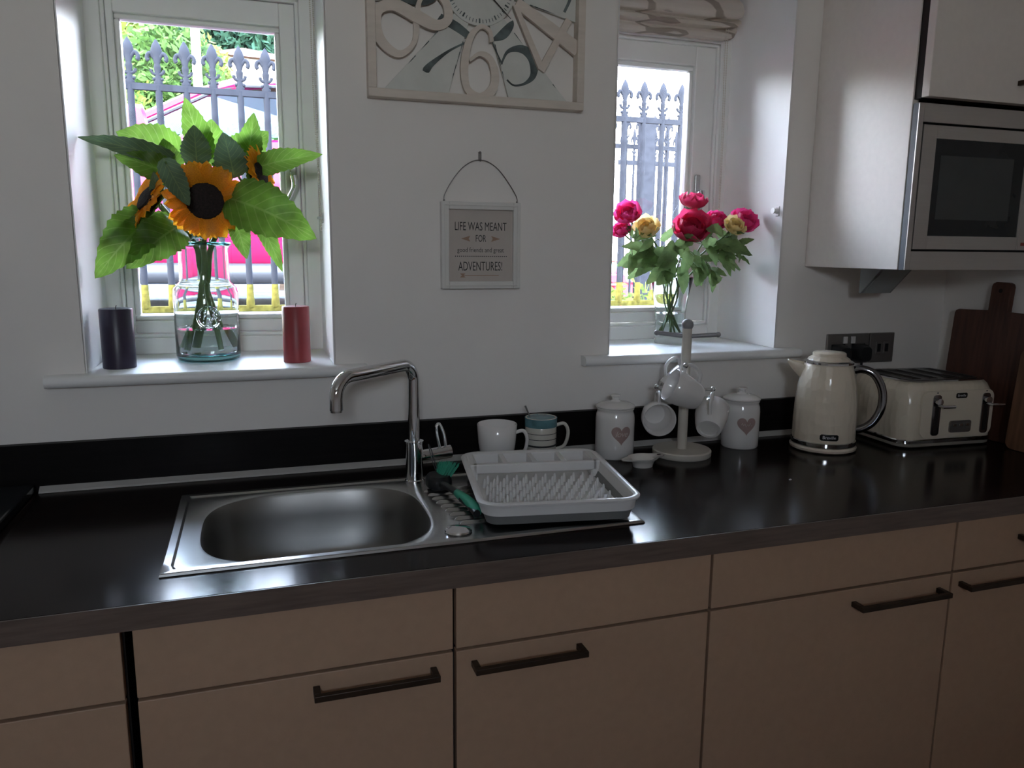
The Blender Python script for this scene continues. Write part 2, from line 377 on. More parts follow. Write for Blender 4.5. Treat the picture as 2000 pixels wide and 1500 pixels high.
# ------------------------------------------------------------------ windows
def window(n, x0, x1, gx0, gx1, sill_x0, sill_x1, handle_side):
    root = struct_root('window_%d' % n, ((x0 + x1) / 2, 0.30, 1.157)); L = -Vector(root.location)
    def P(name, b_, m, parent=root, bevel=0.0, smooth=False):
        b2 = B(); b2.v = [v + L for v in b_.v]; b2.f = b_.f
        return part(name, b2, m, parent, smooth=smooth, bevel=bevel)
    z0, z1 = 1.157, ZH
    gz0, gz1 = 1.252, 1.957
    cw = 0.036
    # fixed casing with a stepped bead
    b = B()
    b.box(x0, x0 + cw, 0.29, 0.36, z0, z1).box(x1 - cw, x1, 0.29, 0.36, z0, z1)
    b.box(x0 + cw, x1 - cw, 0.29, 0.36, z0, 1.198).box(x0 + cw, x1 - cw, 0.29, 0.36, 2.035, z1)
    P('casing', b, WPAINT, bevel=0.003)
    a0, a1 = x0 + cw, x1 - cw
    b = B()
    for (p, q, r, s) in ((a0, a0 + 0.009, 1.198, 2.035), (a1 - 0.009, a1, 1.198, 2.035), (a0, a1, 1.198, 1.207), (a0, a1, 2.026, 2.035)):
        b.box(p, q, 0.297, 0.35, r, s)
    P('casing_bead', b, WPAINT, bevel=0.003)
    # opening casement
    b = B()
    b.box(a0 + 0.010, gx0 - 0.012, 0.303, 0.35, 1.209, 2.024).box(gx1 + 0.012, a1 - 0.010, 0.303, 0.35, 1.209, 2.024)
    b.box(gx0 - 0.012, gx1 + 0.012, 0.303, 0.35, 1.209, gz0 - 0.012).box(gx0 - 0.012, gx1 + 0.012, 0.303, 0.35, gz1 + 0.012, 2.024)
    sash = P('sash', b, WPAINT, bevel=0.003)
    b = B()
    for (p, q, r, s) in ((gx0 - 0.012, gx0, gz0, gz1), (gx1, gx1 + 0.012, gz0, gz1), (gx0 - 0.012, gx1 + 0.012, gz0 - 0.012, gz0), (gx0 - 0.012, gx1 + 0.012, gz1, gz1 + 0.012)):
        b.box(p, q, 0.315, 0.348, r, s)
    P('glazing_bead', b, WPAINT, sash, bevel=0.004)
    P('pane', B().box(gx0 - 0.004, gx1 + 0.004, 0.334, 0.336, gz0 - 0.004, gz1 + 0.004), GLASSW, sash)
    # espagnolette handle
    hx = gx1 + 0.032; hz = 1.60
    b = B().box(hx - 0.009, hx + 0.009, 0.295, 0.303, hz - 0.03, hz + 0.055)
    h = P('handle_plate', b, STEEL, sash, bevel=0.003)
    b = B().tube([(hx, 0.300, hz), (hx, 0.272, hz)], 0.009, 12)
    b.tube(catmull([(hx, 0.272, hz + 0.006), (hx + 0.002, 0.268, hz - 0.02), (hx - 0.012, 0.262, hz - 0.05), (hx - 0.03, 0.258, hz - 0.082)], 5), [0.009] * 6 + [0.008] * 10, 10)
    P('window_handle', b, CHROME, sash, smooth=True)
    # sill board with a rounded nose
    prof = [(0.30, 1.131), (0.30, 1.157), (-0.024, 1.157)]
    for k in range(1, 6):
        a = PI / 2 + PI * k / 6; prof.append((-0.024 + 0.0128 * math.cos(a), 1.144 + 0.0128 * math.sin(a)))
    prof.append((-0.024, 1.1312))
    b = B(); b.prism([(y, z) for y, z in prof], x0, x1, 'x')
    prof2 = [(-0.001, 1.1312), (-0.001, 1.157)] + prof[2:]
    b.prism(prof2, sill_x0, x0, 'x'); b.prism(prof2, x1, sill_x1, 'x')
    P('window_sill', b, SILL, smooth=True)
    return root
window(1, -0.504, 0.017, -0.430, -0.078, -0.578, 0.088, 1)
window(2, 0.720, 1.238, 0.762, 1.112, 0.642, 1.305, 1)
# unseen window added behind the camera to let in fill light
r3 = struct_root('window_3', ((FILLW[0] + FILLW[1]) / 2, YB - 0.1, FILLW[2]))
b = B(); hw = (FILLW[1] - FILLW[0]) / 2; hh = FILLW[3] - FILLW[2]
b.box(-hw, -hw + 0.06, -0.04, 0.04, 0, hh).box(hw - 0.06, hw, -0.04, 0.04, 0, hh).box(-hw, hw, -0.04, 0.04, 0, 0.06).box(-hw, hw, -0.04, 0.04, hh - 0.06, hh).box(-0.03, 0.03, -0.04, 0.04, 0.06, hh - 0.06)
part('frame', b, WPAINT, r3)
for s in (-1, 1):
    part('pane', B().box(min(s * 0.03, s * (hw - 0.06)), max(s * 0.03, s * (hw - 0.06)), -0.003, 0.003, 0.06, hh - 0.06), GLASSW, r3)

# ------------------------------------------------------------------ base cabinets
ZT = 0.91
FY = -0.643
CUTX = (-0.300, 0.520); CUTY = (-0.548, -0.165)
def bar_handle(x0, x1, z, parent, y=FY):
    b = B()
    b.box(x0, x1, y - 0.034, y - 0.024, z - 0.0055, z + 0.0055)
    b.box(x0, x0 + 0.011, y - 0.024, y, z - 0.0055, z + 0.0055).box(x1 - 0.011, x1, y - 0.024, y, z - 0.0055, z + 0.0055)
    return part('handle', b, BRONZE, parent, bevel=0.0012)
def cabinet(x0, x1, label, handle=None, dhandle=None, top=0.868):
    t = thing('base_cabinet', label, 'cabinet', (0, 0, 0), 0, 'base cabinets under the worktop')
    b = B(); yb = -0.06; yf = FY + 0.021
    b.box(x0, x0 + 0.016, yf, yb, 0.15, top).box(x1 - 0.016, x1, yf, yb, 0.15, top)
    b.box(x0 + 0.016, x1 - 0.016, yf, yb, 0.15, 0.166).box(x0 + 0.016, x1 - 0.016, yb - 0.008, yb, 0.166, 0.868)
    part('carcass', b, GAP, t)
    g = 0.0028
    d = part('door', B().box(x0 + g, x1 - g, FY, FY + 0.019, 0.155, 0.7480), CREAM_DIM, t, bevel=0.0015)
    dr = part('drawer_front', B().box(x0 + g, x1 - g, FY, FY + 0.019, 0.7535, 0.8665), CREAM_DIM, t, bevel=0.0015)
    if handle: bar_handle(handle[0], handle[1], handle[2], d)
    if dhandle: bar_handle(dhandle[0], dhandle[1], dhandle[2], dr)
    part('plinth', B().box(x0, x1, FY + 0.06, FY + 0.076, 0, 0.148), CREAM_DIM, t)
    return t
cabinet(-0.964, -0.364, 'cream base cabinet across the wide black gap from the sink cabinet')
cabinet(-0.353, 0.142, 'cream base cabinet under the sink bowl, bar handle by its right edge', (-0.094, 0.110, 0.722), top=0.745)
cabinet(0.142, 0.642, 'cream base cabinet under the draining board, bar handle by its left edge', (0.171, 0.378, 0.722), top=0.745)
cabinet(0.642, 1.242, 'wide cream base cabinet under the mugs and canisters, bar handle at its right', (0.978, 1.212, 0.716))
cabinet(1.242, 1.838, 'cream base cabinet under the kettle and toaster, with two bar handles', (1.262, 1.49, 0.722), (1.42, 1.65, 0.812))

# ------------------------------------------------------------------ worktop, upstand
t = thing('worktop', 'long dark brown wood-grain laminate worktop with a square front edge', 'worktop', (0, 0, 0))
b = B(); X0, X1 = -2.05, 1.838; D = -0.6578
b.box(X0, CUTX[0], D + 0.003, 0, 0.8705, ZT).box(CUTX[1], X1, D + 0.003, 0, 0.8705, ZT)
b.box(CUTX[0], CUTX[1], D + 0.003, CUTY[0], 0.8705, ZT).box(CUTX[0], CUTX[1], CUTY[1], 0, 0.8705, ZT)
part('slab', b, TOP, t)
part('lit_front_edge', B().box(X0, X1, D, D + 0.003, 0.8705, ZT - 0.0006), EDGE, t, label='thin front edge of the slab, light painted into its colour')
t = thing('upstand', 'low black laminate upstand along the wall behind the worktop', 'upstand', (0, 0, ZT))
part('upstand_board', B().box(X0, X1, -0.020, -0.0005, 0.0005, 0.1026), UPST, t, bevel=0.001)
part('seal_strip', B().prism([(-0.020, 0.0005), (-0.036, 0.0005), (-0.033, 0.004), (-0.020, 0.012)], -0.606, X1, 'x'), STRIP, t, label='pale sealing strip')
tag(obj('hob_slab', B().box(-1.20, -0.612, -0.285, -0.0365, ZT + 0.0005, ZT + 0.022).mesh('hob_slab'), BLACKGLASS, bevel=0.004), 'flat black glass slab lying on the worktop against the upstand', 'glass slab')

# ------------------------------------------------------------------ sink
t = thing('kitchen_sink', 'stainless steel inset sink with a rounded bowl and ribbed drainer', 'sink', (0, 0, ZT))
sx0, sx1, sy0, sy1 = -0.319, 0.539, -0.566, -0.147
NL = 96
def rect_loop(ins, z, r):
    base = rrect(sx0 + ins, sx1 - ins, sy0 + ins, sy1 - ins, max(0.004, r), z, 8)
    # resample by angle about the bowl centre so that it lines up with the bowl loops
    return base
bc = Vector((-0.059, -0.369))
def ray_rect(a, ins):
    dx, dy = math.cos(a), math.sin(a)
    ts = []
    for lo, hi, c, d in ((sx0 + ins, sx1 - ins, bc.x, dx), (sy0 + ins, sy1 - ins, bc.y, dy)):
        if d > 1e-9: ts.append((hi - c) / d)
        elif d < -1e-9: ts.append((lo - c) / d)
    k = min(ts); return bc.x + dx * k, bc.y + dy * k
def bowl_pt(a, hx, hy, n=3.2):
    c, s_ = math.cos(a), math.sin(a)
    return bc.x + hx * math.copysign(abs(c) ** (2 / n), c), bc.y + hy * math.copysign(abs(s_) ** (2 / n), s_)
angs = []
corner = [math.atan2(y - bc.y, x - bc.x) for x in (sx0, sx1) for y in (sy0, sy1)]
angs = sorted([2 * PI * k / NL - PI for k in range(NL)] + corner)
def RL(ins, z): return [(*ray_rect(a, ins), z) for a in angs]
def BLp(hx, hy, z, n=3.2):
    out = []
    for a in angs:
        # superellipse radius along the ray
        c, s_ = math.cos(a), math.sin(a); k = (abs(c / hx) ** n + abs(s_ / hy) ** n) ** (-1 / n)
        out.append((bc.x + c * k, bc.y + s_ * k, z))
    return out
loops = [RL(0, 0.0006), RL(0.001, 0.0045), RL(0.003, 0.0055), RL(0.015, 0.0055), RL(0.019, 0.0025), BLp(0.214, 0.188, 0.0022), BLp(0.2085, 0.1835, 0.0005), BLp(0.205, 0.180, -0.006), BLp(0.200, 0.175, -0.05), BLp(0.194, 0.169, -0.115, 3.0), BLp(0.182, 0.157, -0.140, 2.8), BLp(0.155, 0.132, -0.152, 2.5), BLp(0.06, 0.055, -0.156, 2.0), BLp(0.03, 0.03, -0.157, 2.0)]
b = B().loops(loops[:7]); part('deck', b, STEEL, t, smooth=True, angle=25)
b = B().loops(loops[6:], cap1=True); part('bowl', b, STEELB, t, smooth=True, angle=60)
part('drain', B().lathe([(0.001, -0.1545), (0.02, -0.1545), (0.034, -0.153), (0.037, -0.1555)], 24, (bc.x, bc.y, 0)), CHROME, t, smooth=True)
rid = B()
pr = [(x, 0.0055 * math.sin(PI * k / 6)) for k, x in enumerate([-0.0062 + 0.0124 * q / 6 for q in range(7)])]
ml = []
for u, sc in ((0.0, 0.15), (0.003, 0.6), (0.008, 1.0), (0.29, 1.0), (0.31, 0.3)):
    ml.append([(u, y * (0.5 + 0.5 * sc), z * sc) for y, z in pr])
rm = B().loops(ml, True, True).mesh('drain_ridge', True, 60); rm.materials.append(STEEL)
for k in range(9):
    y = -0.262 - 0.0265 * k
    o = obj('drain_ridge', rm, None, t); o.location = (0.170 + 0.003 * k, y, 0.0024)
t2 = tag(obj('sink_plug', B().lathe([(0.001, 0.0), (0.024, 0.0), (0.0255, 0.002), (0.024, 0.0045), (0.018, 0.0052), (0.001, 0.0058)], 28).mesh('sink_plug', True), CHROME), 'round steel disc lying on the front of the drainer', 'plug')
t2.location = (0.182, -0.513, ZT + 0.0027)

# ------------------------------------------------------------------ tap
t = thing('mixer_tap', 'tall chrome mixer tap with an angled swan-neck spout and side lever', 'tap', (0.167, -0.178, ZT + 0.0026))
part('tap_body', B().lathe([(0.0215, 0), (0.0215, 0.004), (0.0195, 0.006), (0.0195, 0.088), (0.021, 0.0885), (0.021, 0.0925), (0.0135, 0.093)], 32), CHROME, t, smooth=True)
A0 = Vector((0, 0, 0.090)); zt = 0.266; e = Vector((-0.182, -0.158, 0)); L_ = e.length; ed = e.normalized()
pts = [A0, Vector((0, 0, 0.16)), Vector((0, 0, zt - 0.036))]
for k in range(1, 7):
    a = PI / 2 * k / 6; pts.append(Vector((0, 0, zt - 0.036)) + ed * 0.036 * (1 - math.cos(a)) + Vector((0, 0, 0.036 * math.sin(a))))
pts.append(ed * (L_ * 0.5) + Vector((0, 0, zt)))
for k in range(0, 8):
    a = PI / 2 * k / 7; pts.append(ed * (L_ - 0.040 + 0.040 * math.sin(a)) + Vector((0, 0, zt - 0.040 * (1 - math.cos(a)))))
pts.append(ed * L_ + Vector((0, 0, zt - 0.062)))
part('spout', B().tube(pts, 0.0132, 24), CHROME, t, smooth=True)
part('aerator', B().tube([ed * L_ + Vector((0, 0, zt - 0.062)), ed * L_ + Vector((0, 0, zt - 0.066))], 0.0115, 20), STEEL, t, smooth=True)
part('valve', B().tube([(0.015, 0.003, 0.054), (0.086, 0.010, 0.060)], 0.0145, 24), CHROME, t, smooth=True)
b = B().tube(catmull([(0.074, 0.008, 0.068), (0.070, 0.008, 0.100), (0.060, 0.008, 0.124), (0.053, 0.006, 0.121), (0.054, 0.006, 0.100), (0.060, 0.007, 0.072)], 5), 0.0036, 10)
part('lever', b, CHROME, t, smooth=True)

# ------------------------------------------------------------------ wall cabinet and microwave
t = thing('wall_cabinet', 'pale wall cabinet housing the microwave in the corner', 'cabinet', (1.32, 0, 1.386))
b = B(); W_ = 0.515; H_ = 0.98; yf = -0.334
b.box(0, 0.018, yf, -0.001, 0, H_).box(W_ - 0.018, W_, yf, -0.001, 0, H_).box(0.018, W_ - 0.018, yf, -0.001, 0, 0.018).box(0.018, W_ - 0.018, -0.012, -0.001, 0.018, H_).box(0.018, W_ - 0.018, yf, -0.001, H_ - 0.018, H_)
part('carcass', b, CREAM_LIT, t, bevel=0.001)
d = part('door', B().box(0.0, W_, -0.380, -0.358, 0.392, H_), CREAM_LIT, t, bevel=0.0015)
b = B(); b.box(0.262, 0.46, -0.412, -0.402, 0.432, 0.443).box(0.262, 0.273, -0.402, -0.380, 0.432, 0.443).box(0.449, 0.46, -0.402, -0.380, 0.432, 0.443)
part('handle', b, BRONZE, d, bevel=0.001)
part('door_bumper', B().box(0.004, W_ - 0.004, -0.358, -0.334, 0.392, H_ - 0.01), GAP, t)
t = thing('microwave', 'built-in steel microwave with a dark glass door in the wall cabinet', 'microwave', (1.32, 0, 1.386))
b = B()
def ring(b, x0, x1, z0, z1, a0, a1, c0, c1, y0, y1):
    b.box(x0, a0, y0, y1, z0, z1).box(a1, x1, y0, y1, z0, z1).box(a0, a1, y0, y1, z0, c0).box(a0, a1, y0, y1, c1, z1); return b
part('fascia', ring(b, 0.0, W_, 0.0, 0.382, 0.014, 0.50, 0.044, 0.340, -0.357, -0.353), MWSTEEL, t, bevel=0.0008)
b = B(); part('housing', ring(b, 0.0, W_, 0.0, 0.382, 0.014, 0.50, 0.044, 0.340, -0.353, -0.338), mat('gap_shade_grey', (0.075, 0.085, 0.10), 0.55), t)  # dark grey ring stands in for the shaded gap behind the fascia
part('surround', B().box(0.010, W_ - 0.010, -0.338, -0.3345, 0.010, 0.372), BLACK, t)
b = B(); dr = part('door', ring(b, 0.019, 0.352, 0.049, 0.335, 0.060, 0.347, 0.081, 0.305, -0.356, -0.339), MWSTEEL, t, bevel=0.001)
part('door_glass', B().box(0.060, 0.347, -0.353, -0.342, 0.081, 0.305), BLACKGLASS, dr)
part('viewing_window', B().box(0.080, 0.312, -0.3536, -0.353, 0.120, 0.268), DARKWIN, dr)
cp = part('control_panel', B().box(0.353, 0.495, -0.356, -0.339, 0.049, 0.335), MWSTEEL, t, bevel=0.001)
part('display', B().box(0.370, 0.480, -0.357, -0.356, 0.27, 0.31), BLACKGLASS, cp)
part('dial', B().tube([(0.425, -0.356, 0.16), (0.425, -0.374, 0.16)], 0.022, 24), STEEL, cp, smooth=True)
part('marking', B().box(0.362, 0.385, -0.3565, -0.356, 0.060, 0.068), mat('red_marking', (0.30, 0.06, 0.05), 0.5), cp)

# under-cabinet wedge light
tl = thing('wedge_light', 'small grey triangular light fixed under the wall cabinet', 'light fitting', (1.425, -0.100, 1.3855))
part('housing', B().prism([(0, 0), (0, -0.070), (-0.006, -0.070), (-0.075, -0.003), (-0.075, 0)], 0.0, 0.105, 'x'), mat('fitting_grey', (0.24, 0.25, 0.25), 0.45), tl, bevel=0.001)
b = B(); b.prism([(-0.0075, -0.0692), (-0.0735, -0.0052), (-0.0742, -0.0060), (-0.0082, -0.070)], 0.008, 0.097, 'x')
part('lens', b, mat('fitting_lens', (0.34, 0.36, 0.36), 0.3), tl)

# ------------------------------------------------------------------ sockets
def plate(x0, x1, name, label, cat):
    r = thing(name, label, cat, ((x0 + x1) / 2, 0, 1.148), 0)
    hw = (x1 - x0) / 2
    part('plate', B().box(-hw, hw, -0.008, -0.0005, -0.044, 0.044), GREYPLATE, r, bevel=0.002)
    return r
r = plate(1.413, 1.563, 'double_socket', 'brushed steel double wall socket behind the kettle', 'socket')
for s in (-1, 1):
    part('insert', B().box(s * 0.036 - 0.024, s * 0.036 + 0.024, -0.0088, -0.008, -0.036, 0.014), BLACK, r)
    part('switch', B().box(s * 0.014 - 0.007, s * 0.014 + 0.007, -0.0125, -0.008, 0.016, 0.036), WPLAST, r, bevel=0.001)
r = plate(1.566, 1.656, 'switch_plate', 'brushed steel switch plate beside the double socket', 'switch')
for s in (-1, 1):
    sw = part('switch', B().box(s * 0.014 - 0.010, s * 0.014 + 0.010, -0.0115, -0.008, -0.018, 0.018), GREYPLATE, r, bevel=0.001)
    part('rocker', B().box(s * 0.014 - 0.006, s * 0.014 + 0.006, -0.0135, -0.0115, -0.012, 0.012), BLACK, sw, bevel=0.001)
for k, (x, lb) in enumerate(((1.452, 'black plug in the outlet farther from the switch plate'), (1.524, 'black plug in the outlet next to the switch plate'))):
    p = thing('plug', lb, 'plug', (x, -0.0088, 1.135), 0, 'plugs in the double socket')
    part('plug_body', B().loops([[(a * 1.0, -0.0005, c_) for a, _, c_ in [(px, 0, py) for px, py, _z in rrect(-0.026, 0.026, -0.027, 0.027, 0.016, 0)]],
                                [(px * 0.96, -0.022, py * 0.96) for px, py, _z in rrect(-0.026, 0.026, -0.027, 0.027, 0.016, 0)],
                                [(px * 0.7, -0.036, py * 0.75) for px, py, _z in rrect(-0.026, 0.026, -0.027, 0.027, 0.016, 0)]], True, True), BLACK, p, smooth=True)
    part('cable', B().tube(catmull([(0, -0.018, -0.024), (0.0, -0.02, -0.05), (0.01 - 0.05 * (1 - k), -0.024, -0.12), (0.03 - 0.08 * (1 - k), -0.045, -0.2185)], 6), 0.0035, 8), BLACK, p, smooth=True)
# ------------------------------------------------------------------ mugs and canisters
def mug_parts(root, r, h, m, flare=0.06, handle_m=None, hand_r=0.0045, hx=0.026, rb=None):
    rb = rb or r * 0.86; th = 0.0035
    prof = [(0.001, 0.004), (rb * 0.62, 0.004), (rb * 0.64, 0.0), (rb * 0.80, 0.0), (rb * 0.84, 0.003), (rb * 0.93, 0.012), (rb, 0.024), ((rb + r) / 2 + 0.001, h * 0.55), (r, h - 0.001), (r - th * 0.5, h + 0.0004), (r - th, h - 0.001), ((rb + r) / 2 - th, h * 0.55), (rb - th, 0.026), (rb * 0.7, 0.010), (0.001, 0.008)]
    part('mug_body', B().lathe(prof, 40), m, root, smooth=True, angle=60)
    hz0, hz1 = h * 0.26, h * 0.80
    x_at = lambda z: rb + (r - rb) * z / h - 0.0035
    pts = catmull([(x_at(hz1), 0, hz1), (x_at(hz1) + hx * 0.7, 0, hz1 + 0.005), (x_at(hz1) + hx, 0, (hz0 + hz1) / 2 + 0.012), (x_at(hz1) + hx * 0.72, 0, hz0 + 0.008), (x_at(hz0), 0, hz0 - 0.002)], 6)
    part('mug_handle', B().tube(pts, hand_r, 10), handle_m or m, root, smooth=True, angle=60)
def cyl_fn(R, ang, z0, off=0.0005):
    return lambda u, v: (R(z0 + v) * math.cos(ang + u / R(z0)) + off * math.cos(ang), R(z0 + v) * math.sin(ang + u / R(z0)) + off * math.sin(ang), z0 + v)

t = thing('white_mug', 'wide plain white mug standing behind the dish rack', 'mug', (0.385, -0.098, ZT), -0.45)
mug_parts(t, 0.0485, 0.103, CERAM, hx=0.030, rb=0.040)
t = thing('striped_mug', 'tall mug with a teal rim band and dark stripes behind the white mug', 'mug', (0.505, -0.078, ZT), -0.30)
STRIPE = mat('striped_ceramic', (0.62, 0.60, 0.53), 0.2, coat=0.5)
mug_parts(t, 0.0388, 0.108, STRIPE, hx=0.033, rb=0.0375)
body = t.children[0]
for nm, z0, z1, m in (('rim_band', 0.086, 0.1075, mat('teal_glaze', (0.10, 0.22, 0.25), 0.2, var=0.3, scale=30)), ('stripe', 0.070, 0.0715, INK), ('stripe', 0.056, 0.0576, INK), ('stripe', 0.038, 0.0425, INK), ('stripe', 0.020, 0.022, mat('tan_glaze', (0.35, 0.24, 0.14), 0.3))):
    R_ = lambda z: 0.0375 + (0.0388 - 0.0375) * z / 0.108 + 0.0016
    part(nm, B().lathe([(R_(z0) - 0.0012, z0), (R_(z0), z0 + 0.0002), (R_(z1), z1 - 0.0002), (R_(z1) - 0.0012, z1)], 40), m, body, smooth=True)
t = thing('teaspoon', 'dark teaspoon standing in the striped mug, only its handle showing', 'spoon', (0.505, -0.078, ZT + 0.0095))
part('handle', B().tube([(0.012, 0.006, 0.006), (-0.028, 0.010, 0.104), (-0.0375, 0.012, 0.126)], [0.0016, 0.0016, 0.0026], 8), WIRE, t, smooth=True)
part('spoon_bowl', B().ball((0.012, 0.006, 0.006), 0.006), WIRE, t, smooth=True)

def canister(loc, label, letters):
    t = thing('canister', label, 'canister', loc, 0, 'white canisters with heart print')
    Rr = lambda z: 0.049
    prof = [(0.001, 0.0), (0.046, 0.0), (0.049, 0.004), (0.0492, 0.03), (0.0492, 0.098), (0.0478, 0.110), (0.0455, 0.116), (0.0455, 0.121), (0.0475, 0.1235), (0.0475, 0.127), (0.043, 0.1275), (0.001, 0.1275)]
    part('jar', B().lathe(prof, 48), CERAM, t, smooth=True)
    lid = part('lid', B().lathe([(0.001, 0.1276), (0.0475, 0.1276), (0.0495, 0.1295), (0.0485, 0.1325), (0.036, 0.139), (0.013, 0.1425), (0.010, 0.146), (0.001, 0.146)], 48), CERAM, t, smooth=True)
    part('knob', B().lathe([(0.0085, 0.145), (0.0085, 0.153), (0.0125, 0.155), (0.0125, 0.159), (0.001, 0.1595)], 28), CERAM, lid, smooth=True)
    view = math.atan2(-1.83 - loc[1], -0.15 - loc[0]); ang = view + math.radians(20)
    fn = cyl_fn(lambda z: 0.0493, ang, 0.066)
    pts = []
    for k in range(40):
        a = 2 * PI * k / 40; x = 16 * math.sin(a) ** 3; y = 13 * math.cos(a) - 5 * math.cos(2 * a) - 2 * math.cos(3 * a) - math.cos(4 * a)
        pts.append((x * 0.00160, y * 0.00165))
    vs = [fn(0, 0)]; fs = []
    for q in (0.33, 0.66, 1.0):
        vs += [fn(x * q, y * q) for x, y in pts]
    for k in range(40):
        j = (k + 1) % 40; fs.append((0, 1 + k, 1 + j))
        for L0 in (1, 41): fs.append((L0 + k, L0 + 40 + k, L0 + 40 + j, L0 + j))
    b = B().add(vs, fs); h = part('heart', b, HEART, t, smooth=True, label='dusky pink heart print')
    if letters:
        text_on('lettering', letters, h, HEARTL, cyl_fn(lambda z: 0.0493, ang, 0.067, 0.0011), 0.021, shear=0.35, space=0.92)
    else:
        f2 = cyl_fn(lambda z: 0.0493, ang, 0.067, 0.0011)
        w_ = [f2(-0.014 + 0.028 * k / 24, 0.0035 * math.sin(k * 1.05) + 0.002 * math.sin(k * 0.4)) for k in range(25)]
        part('scroll', B().tube(w_, 0.0006, 5), HEARTL, h)
    return t
canister((0.697, -0.100, ZT), 'white lidded canister with a heart reading love, beside the dish rack', 'love')
canister((1.069, -0.100, ZT), 'white lidded canister with a heart, between the mug tree and the kettle', None)

# spoon rest
t = thing('spoon_rest', 'small cream spoon rest dish with two tab handles', 'spoon rest', (0.722, -0.208, ZT), math.radians(10))
def blob(sc, z, tab):
    out = []
    for k in range(40):
        a = 2 * PI * k / 40; c, s_ = math.cos(a), math.sin(a)
        rx = 0.034 * sc + tab * 0.024 * max(0, abs(c) - 0.80) / 0.20; ry = 0.029 * sc
        out.append((rx * c, ry * s_, z))
    return out
part('dish', B().loops([blob(0.74, 0.0, 0), blob(0.80, 0.008, 0), blob(0.92, 0.016, 0), blob(1.14, 0.0205, 1), blob(1.16, 0.0230, 1), blob(1.0, 0.0225, 0.6), blob(0.86, 0.018, 0), blob(0.72, 0.007, 0), blob(0.1, 0.006, 0)], True, True), CERAMC, t, smooth=True, angle=50)
part('handle_slot', B().box(0.044, 0.053, -0.002, 0.002, 0.0222, 0.0236), GAP, t)

# ------------------------------------------------------------------ mug tree
RV = Vector((0.856, -0.518, 0)); VV = Vector((-0.518, -0.856, 0)); UP = Vector((0, 0, 1))
TP = Vector((0.870, -0.138, ZT))
t = thing('mug_tree', 'cream wooden mug tree with round base and metal arms', 'mug tree', TP)
part('base', B().lathe([(0.001, 0), (0.072, 0), (0.0745, 0.003), (0.0745, 0.014), (0.072, 0.0165), (0.001, 0.0165)], 48), TREEW, t, smooth=True)
part('pole', B().lathe([(0.0125, 0.016), (0.0120, 0.325), (0.001, 0.326)], 24), TREEW, t, smooth=True)
part('finial', B().ball((0, 0, 0.334), 0.0150, 20, 12), TREEG, t, smooth=True)
for d, z, L_ in ((RV, 0.306, 0.075), (-RV, 0.306, 0.075), (VV, 0.236, 0.080), (-VV, 0.236, 0.078), (RV, 0.168, 0.070), (-RV, 0.168, 0.070)):
    p0 = d * 0.010 + UP * z; p1 = d * L_ + UP * (z + 0.006)
    a = part('arm', B().tube([p0, p1], 0.0056 if z > 0.3 else 0.0042, 12), TREEG if z > 0.3 else CHROME, t, smooth=True)
    part('arm_tip', B().ball(p1, 0.0070, 12, 8), TREEG if z > 0.3 else CHROME, a, smooth=True)
def tree_mug(center, opening, handle, label):
    o = Vector(opening).normalized()
    M = frame(Vector(center) - o * 0.040, handle, o)
    r = thing('hanging_mug', label, 'mug', (0, 0, 0), 0, 'white mugs on the mug tree'); r.matrix_world = M
    mug_parts(r, 0.0425, 0.080, CERAM, hx=0.028, rb=0.037)
    return r
tree_mug(TP + VV * 0.063 + RV * 0.000 + UP * 0.176, -RV * 0.80 + UP * 0.42 + VV * 0.30, UP * 0.9 + RV * 0.35, 'white mug hanging sideways from the front arm of the mug tree')
tree_mug(TP - RV * 0.066 + VV * 0.012 + UP * 0.0985, VV * 0.97 + RV * 0.22 - UP * 0.02, UP, 'white mug on the mug tree showing its open mouth')
tree_mug(TP + RV * 0.068 + VV * 0.006 + UP * 0.100, -VV * 0.80 + UP * 0.52 + RV * 0.12, UP + VV * 0.2, 'white mug on the mug tree showing its underside')
tree_mug(TP - VV * 0.058 - RV * 0.016 + UP * 0.176, RV * 0.7 + UP * 0.45 - VV * 0.35, UP, 'white mug hanging behind the pole of the mug tree')

# ------------------------------------------------------------------ dish rack
t = thing('dish_rack', 'collapsible white and grey dish rack with pegs and a cutlery tray', 'dish rack', (0.402, -0.372, ZT + 0.0082), math.radians(-9))
hx, hy = 0.155, 0.187
def RR(o, z, r=0.040): return rrect(-hx + o, hx - o, -hy + o, hy - o, max(0.008, r - o), z, 7)
part('lower_band', B().loops([RR(0.022, 0.0), RR(0.015, 0.003), RR(0.010, 0.021), RR(0.013, 0.0215)], True), GPLAST, t, smooth=True, label='grey silicone collapsible band')
part('wall', B().loops([RR(0.013, 0.021), RR(0.006, 0.0215), RR(0.003, 0.040), RR(-0.003, 0.0425), RR(-0.004, 0.046), RR(-0.001, 0.0485), RR(0.006, 0.0485), RR(0.010, 0.046), RR(0.014, 0.022)]), WPLAST, t, smooth=True)
part('inner_band', B().loops([RR(0.0145, 0.024), RR(0.021, 0.010)]), GPLAST, t, smooth=True)
part('floor_panel', B().loops([RR(0.0215, 0.006), RR(0.0215, 0.0105)], True, True), WPLAST, t)
pm = B().lathe([(0.0042, 0.0), (0.0030, 0.014), (0.0018, 0.0195), (0.0004, 0.0205)], 8).mesh('peg', True); pm.materials.append(WPLAST)
for i in range(12):
    for j in range(10):
        o = obj('peg', pm, None, t); o.location = (-0.115 + 0.0209 * i + (0.005 if j % 2 else -0.005), -0.150 + 0.0228 * j, 0.0103)
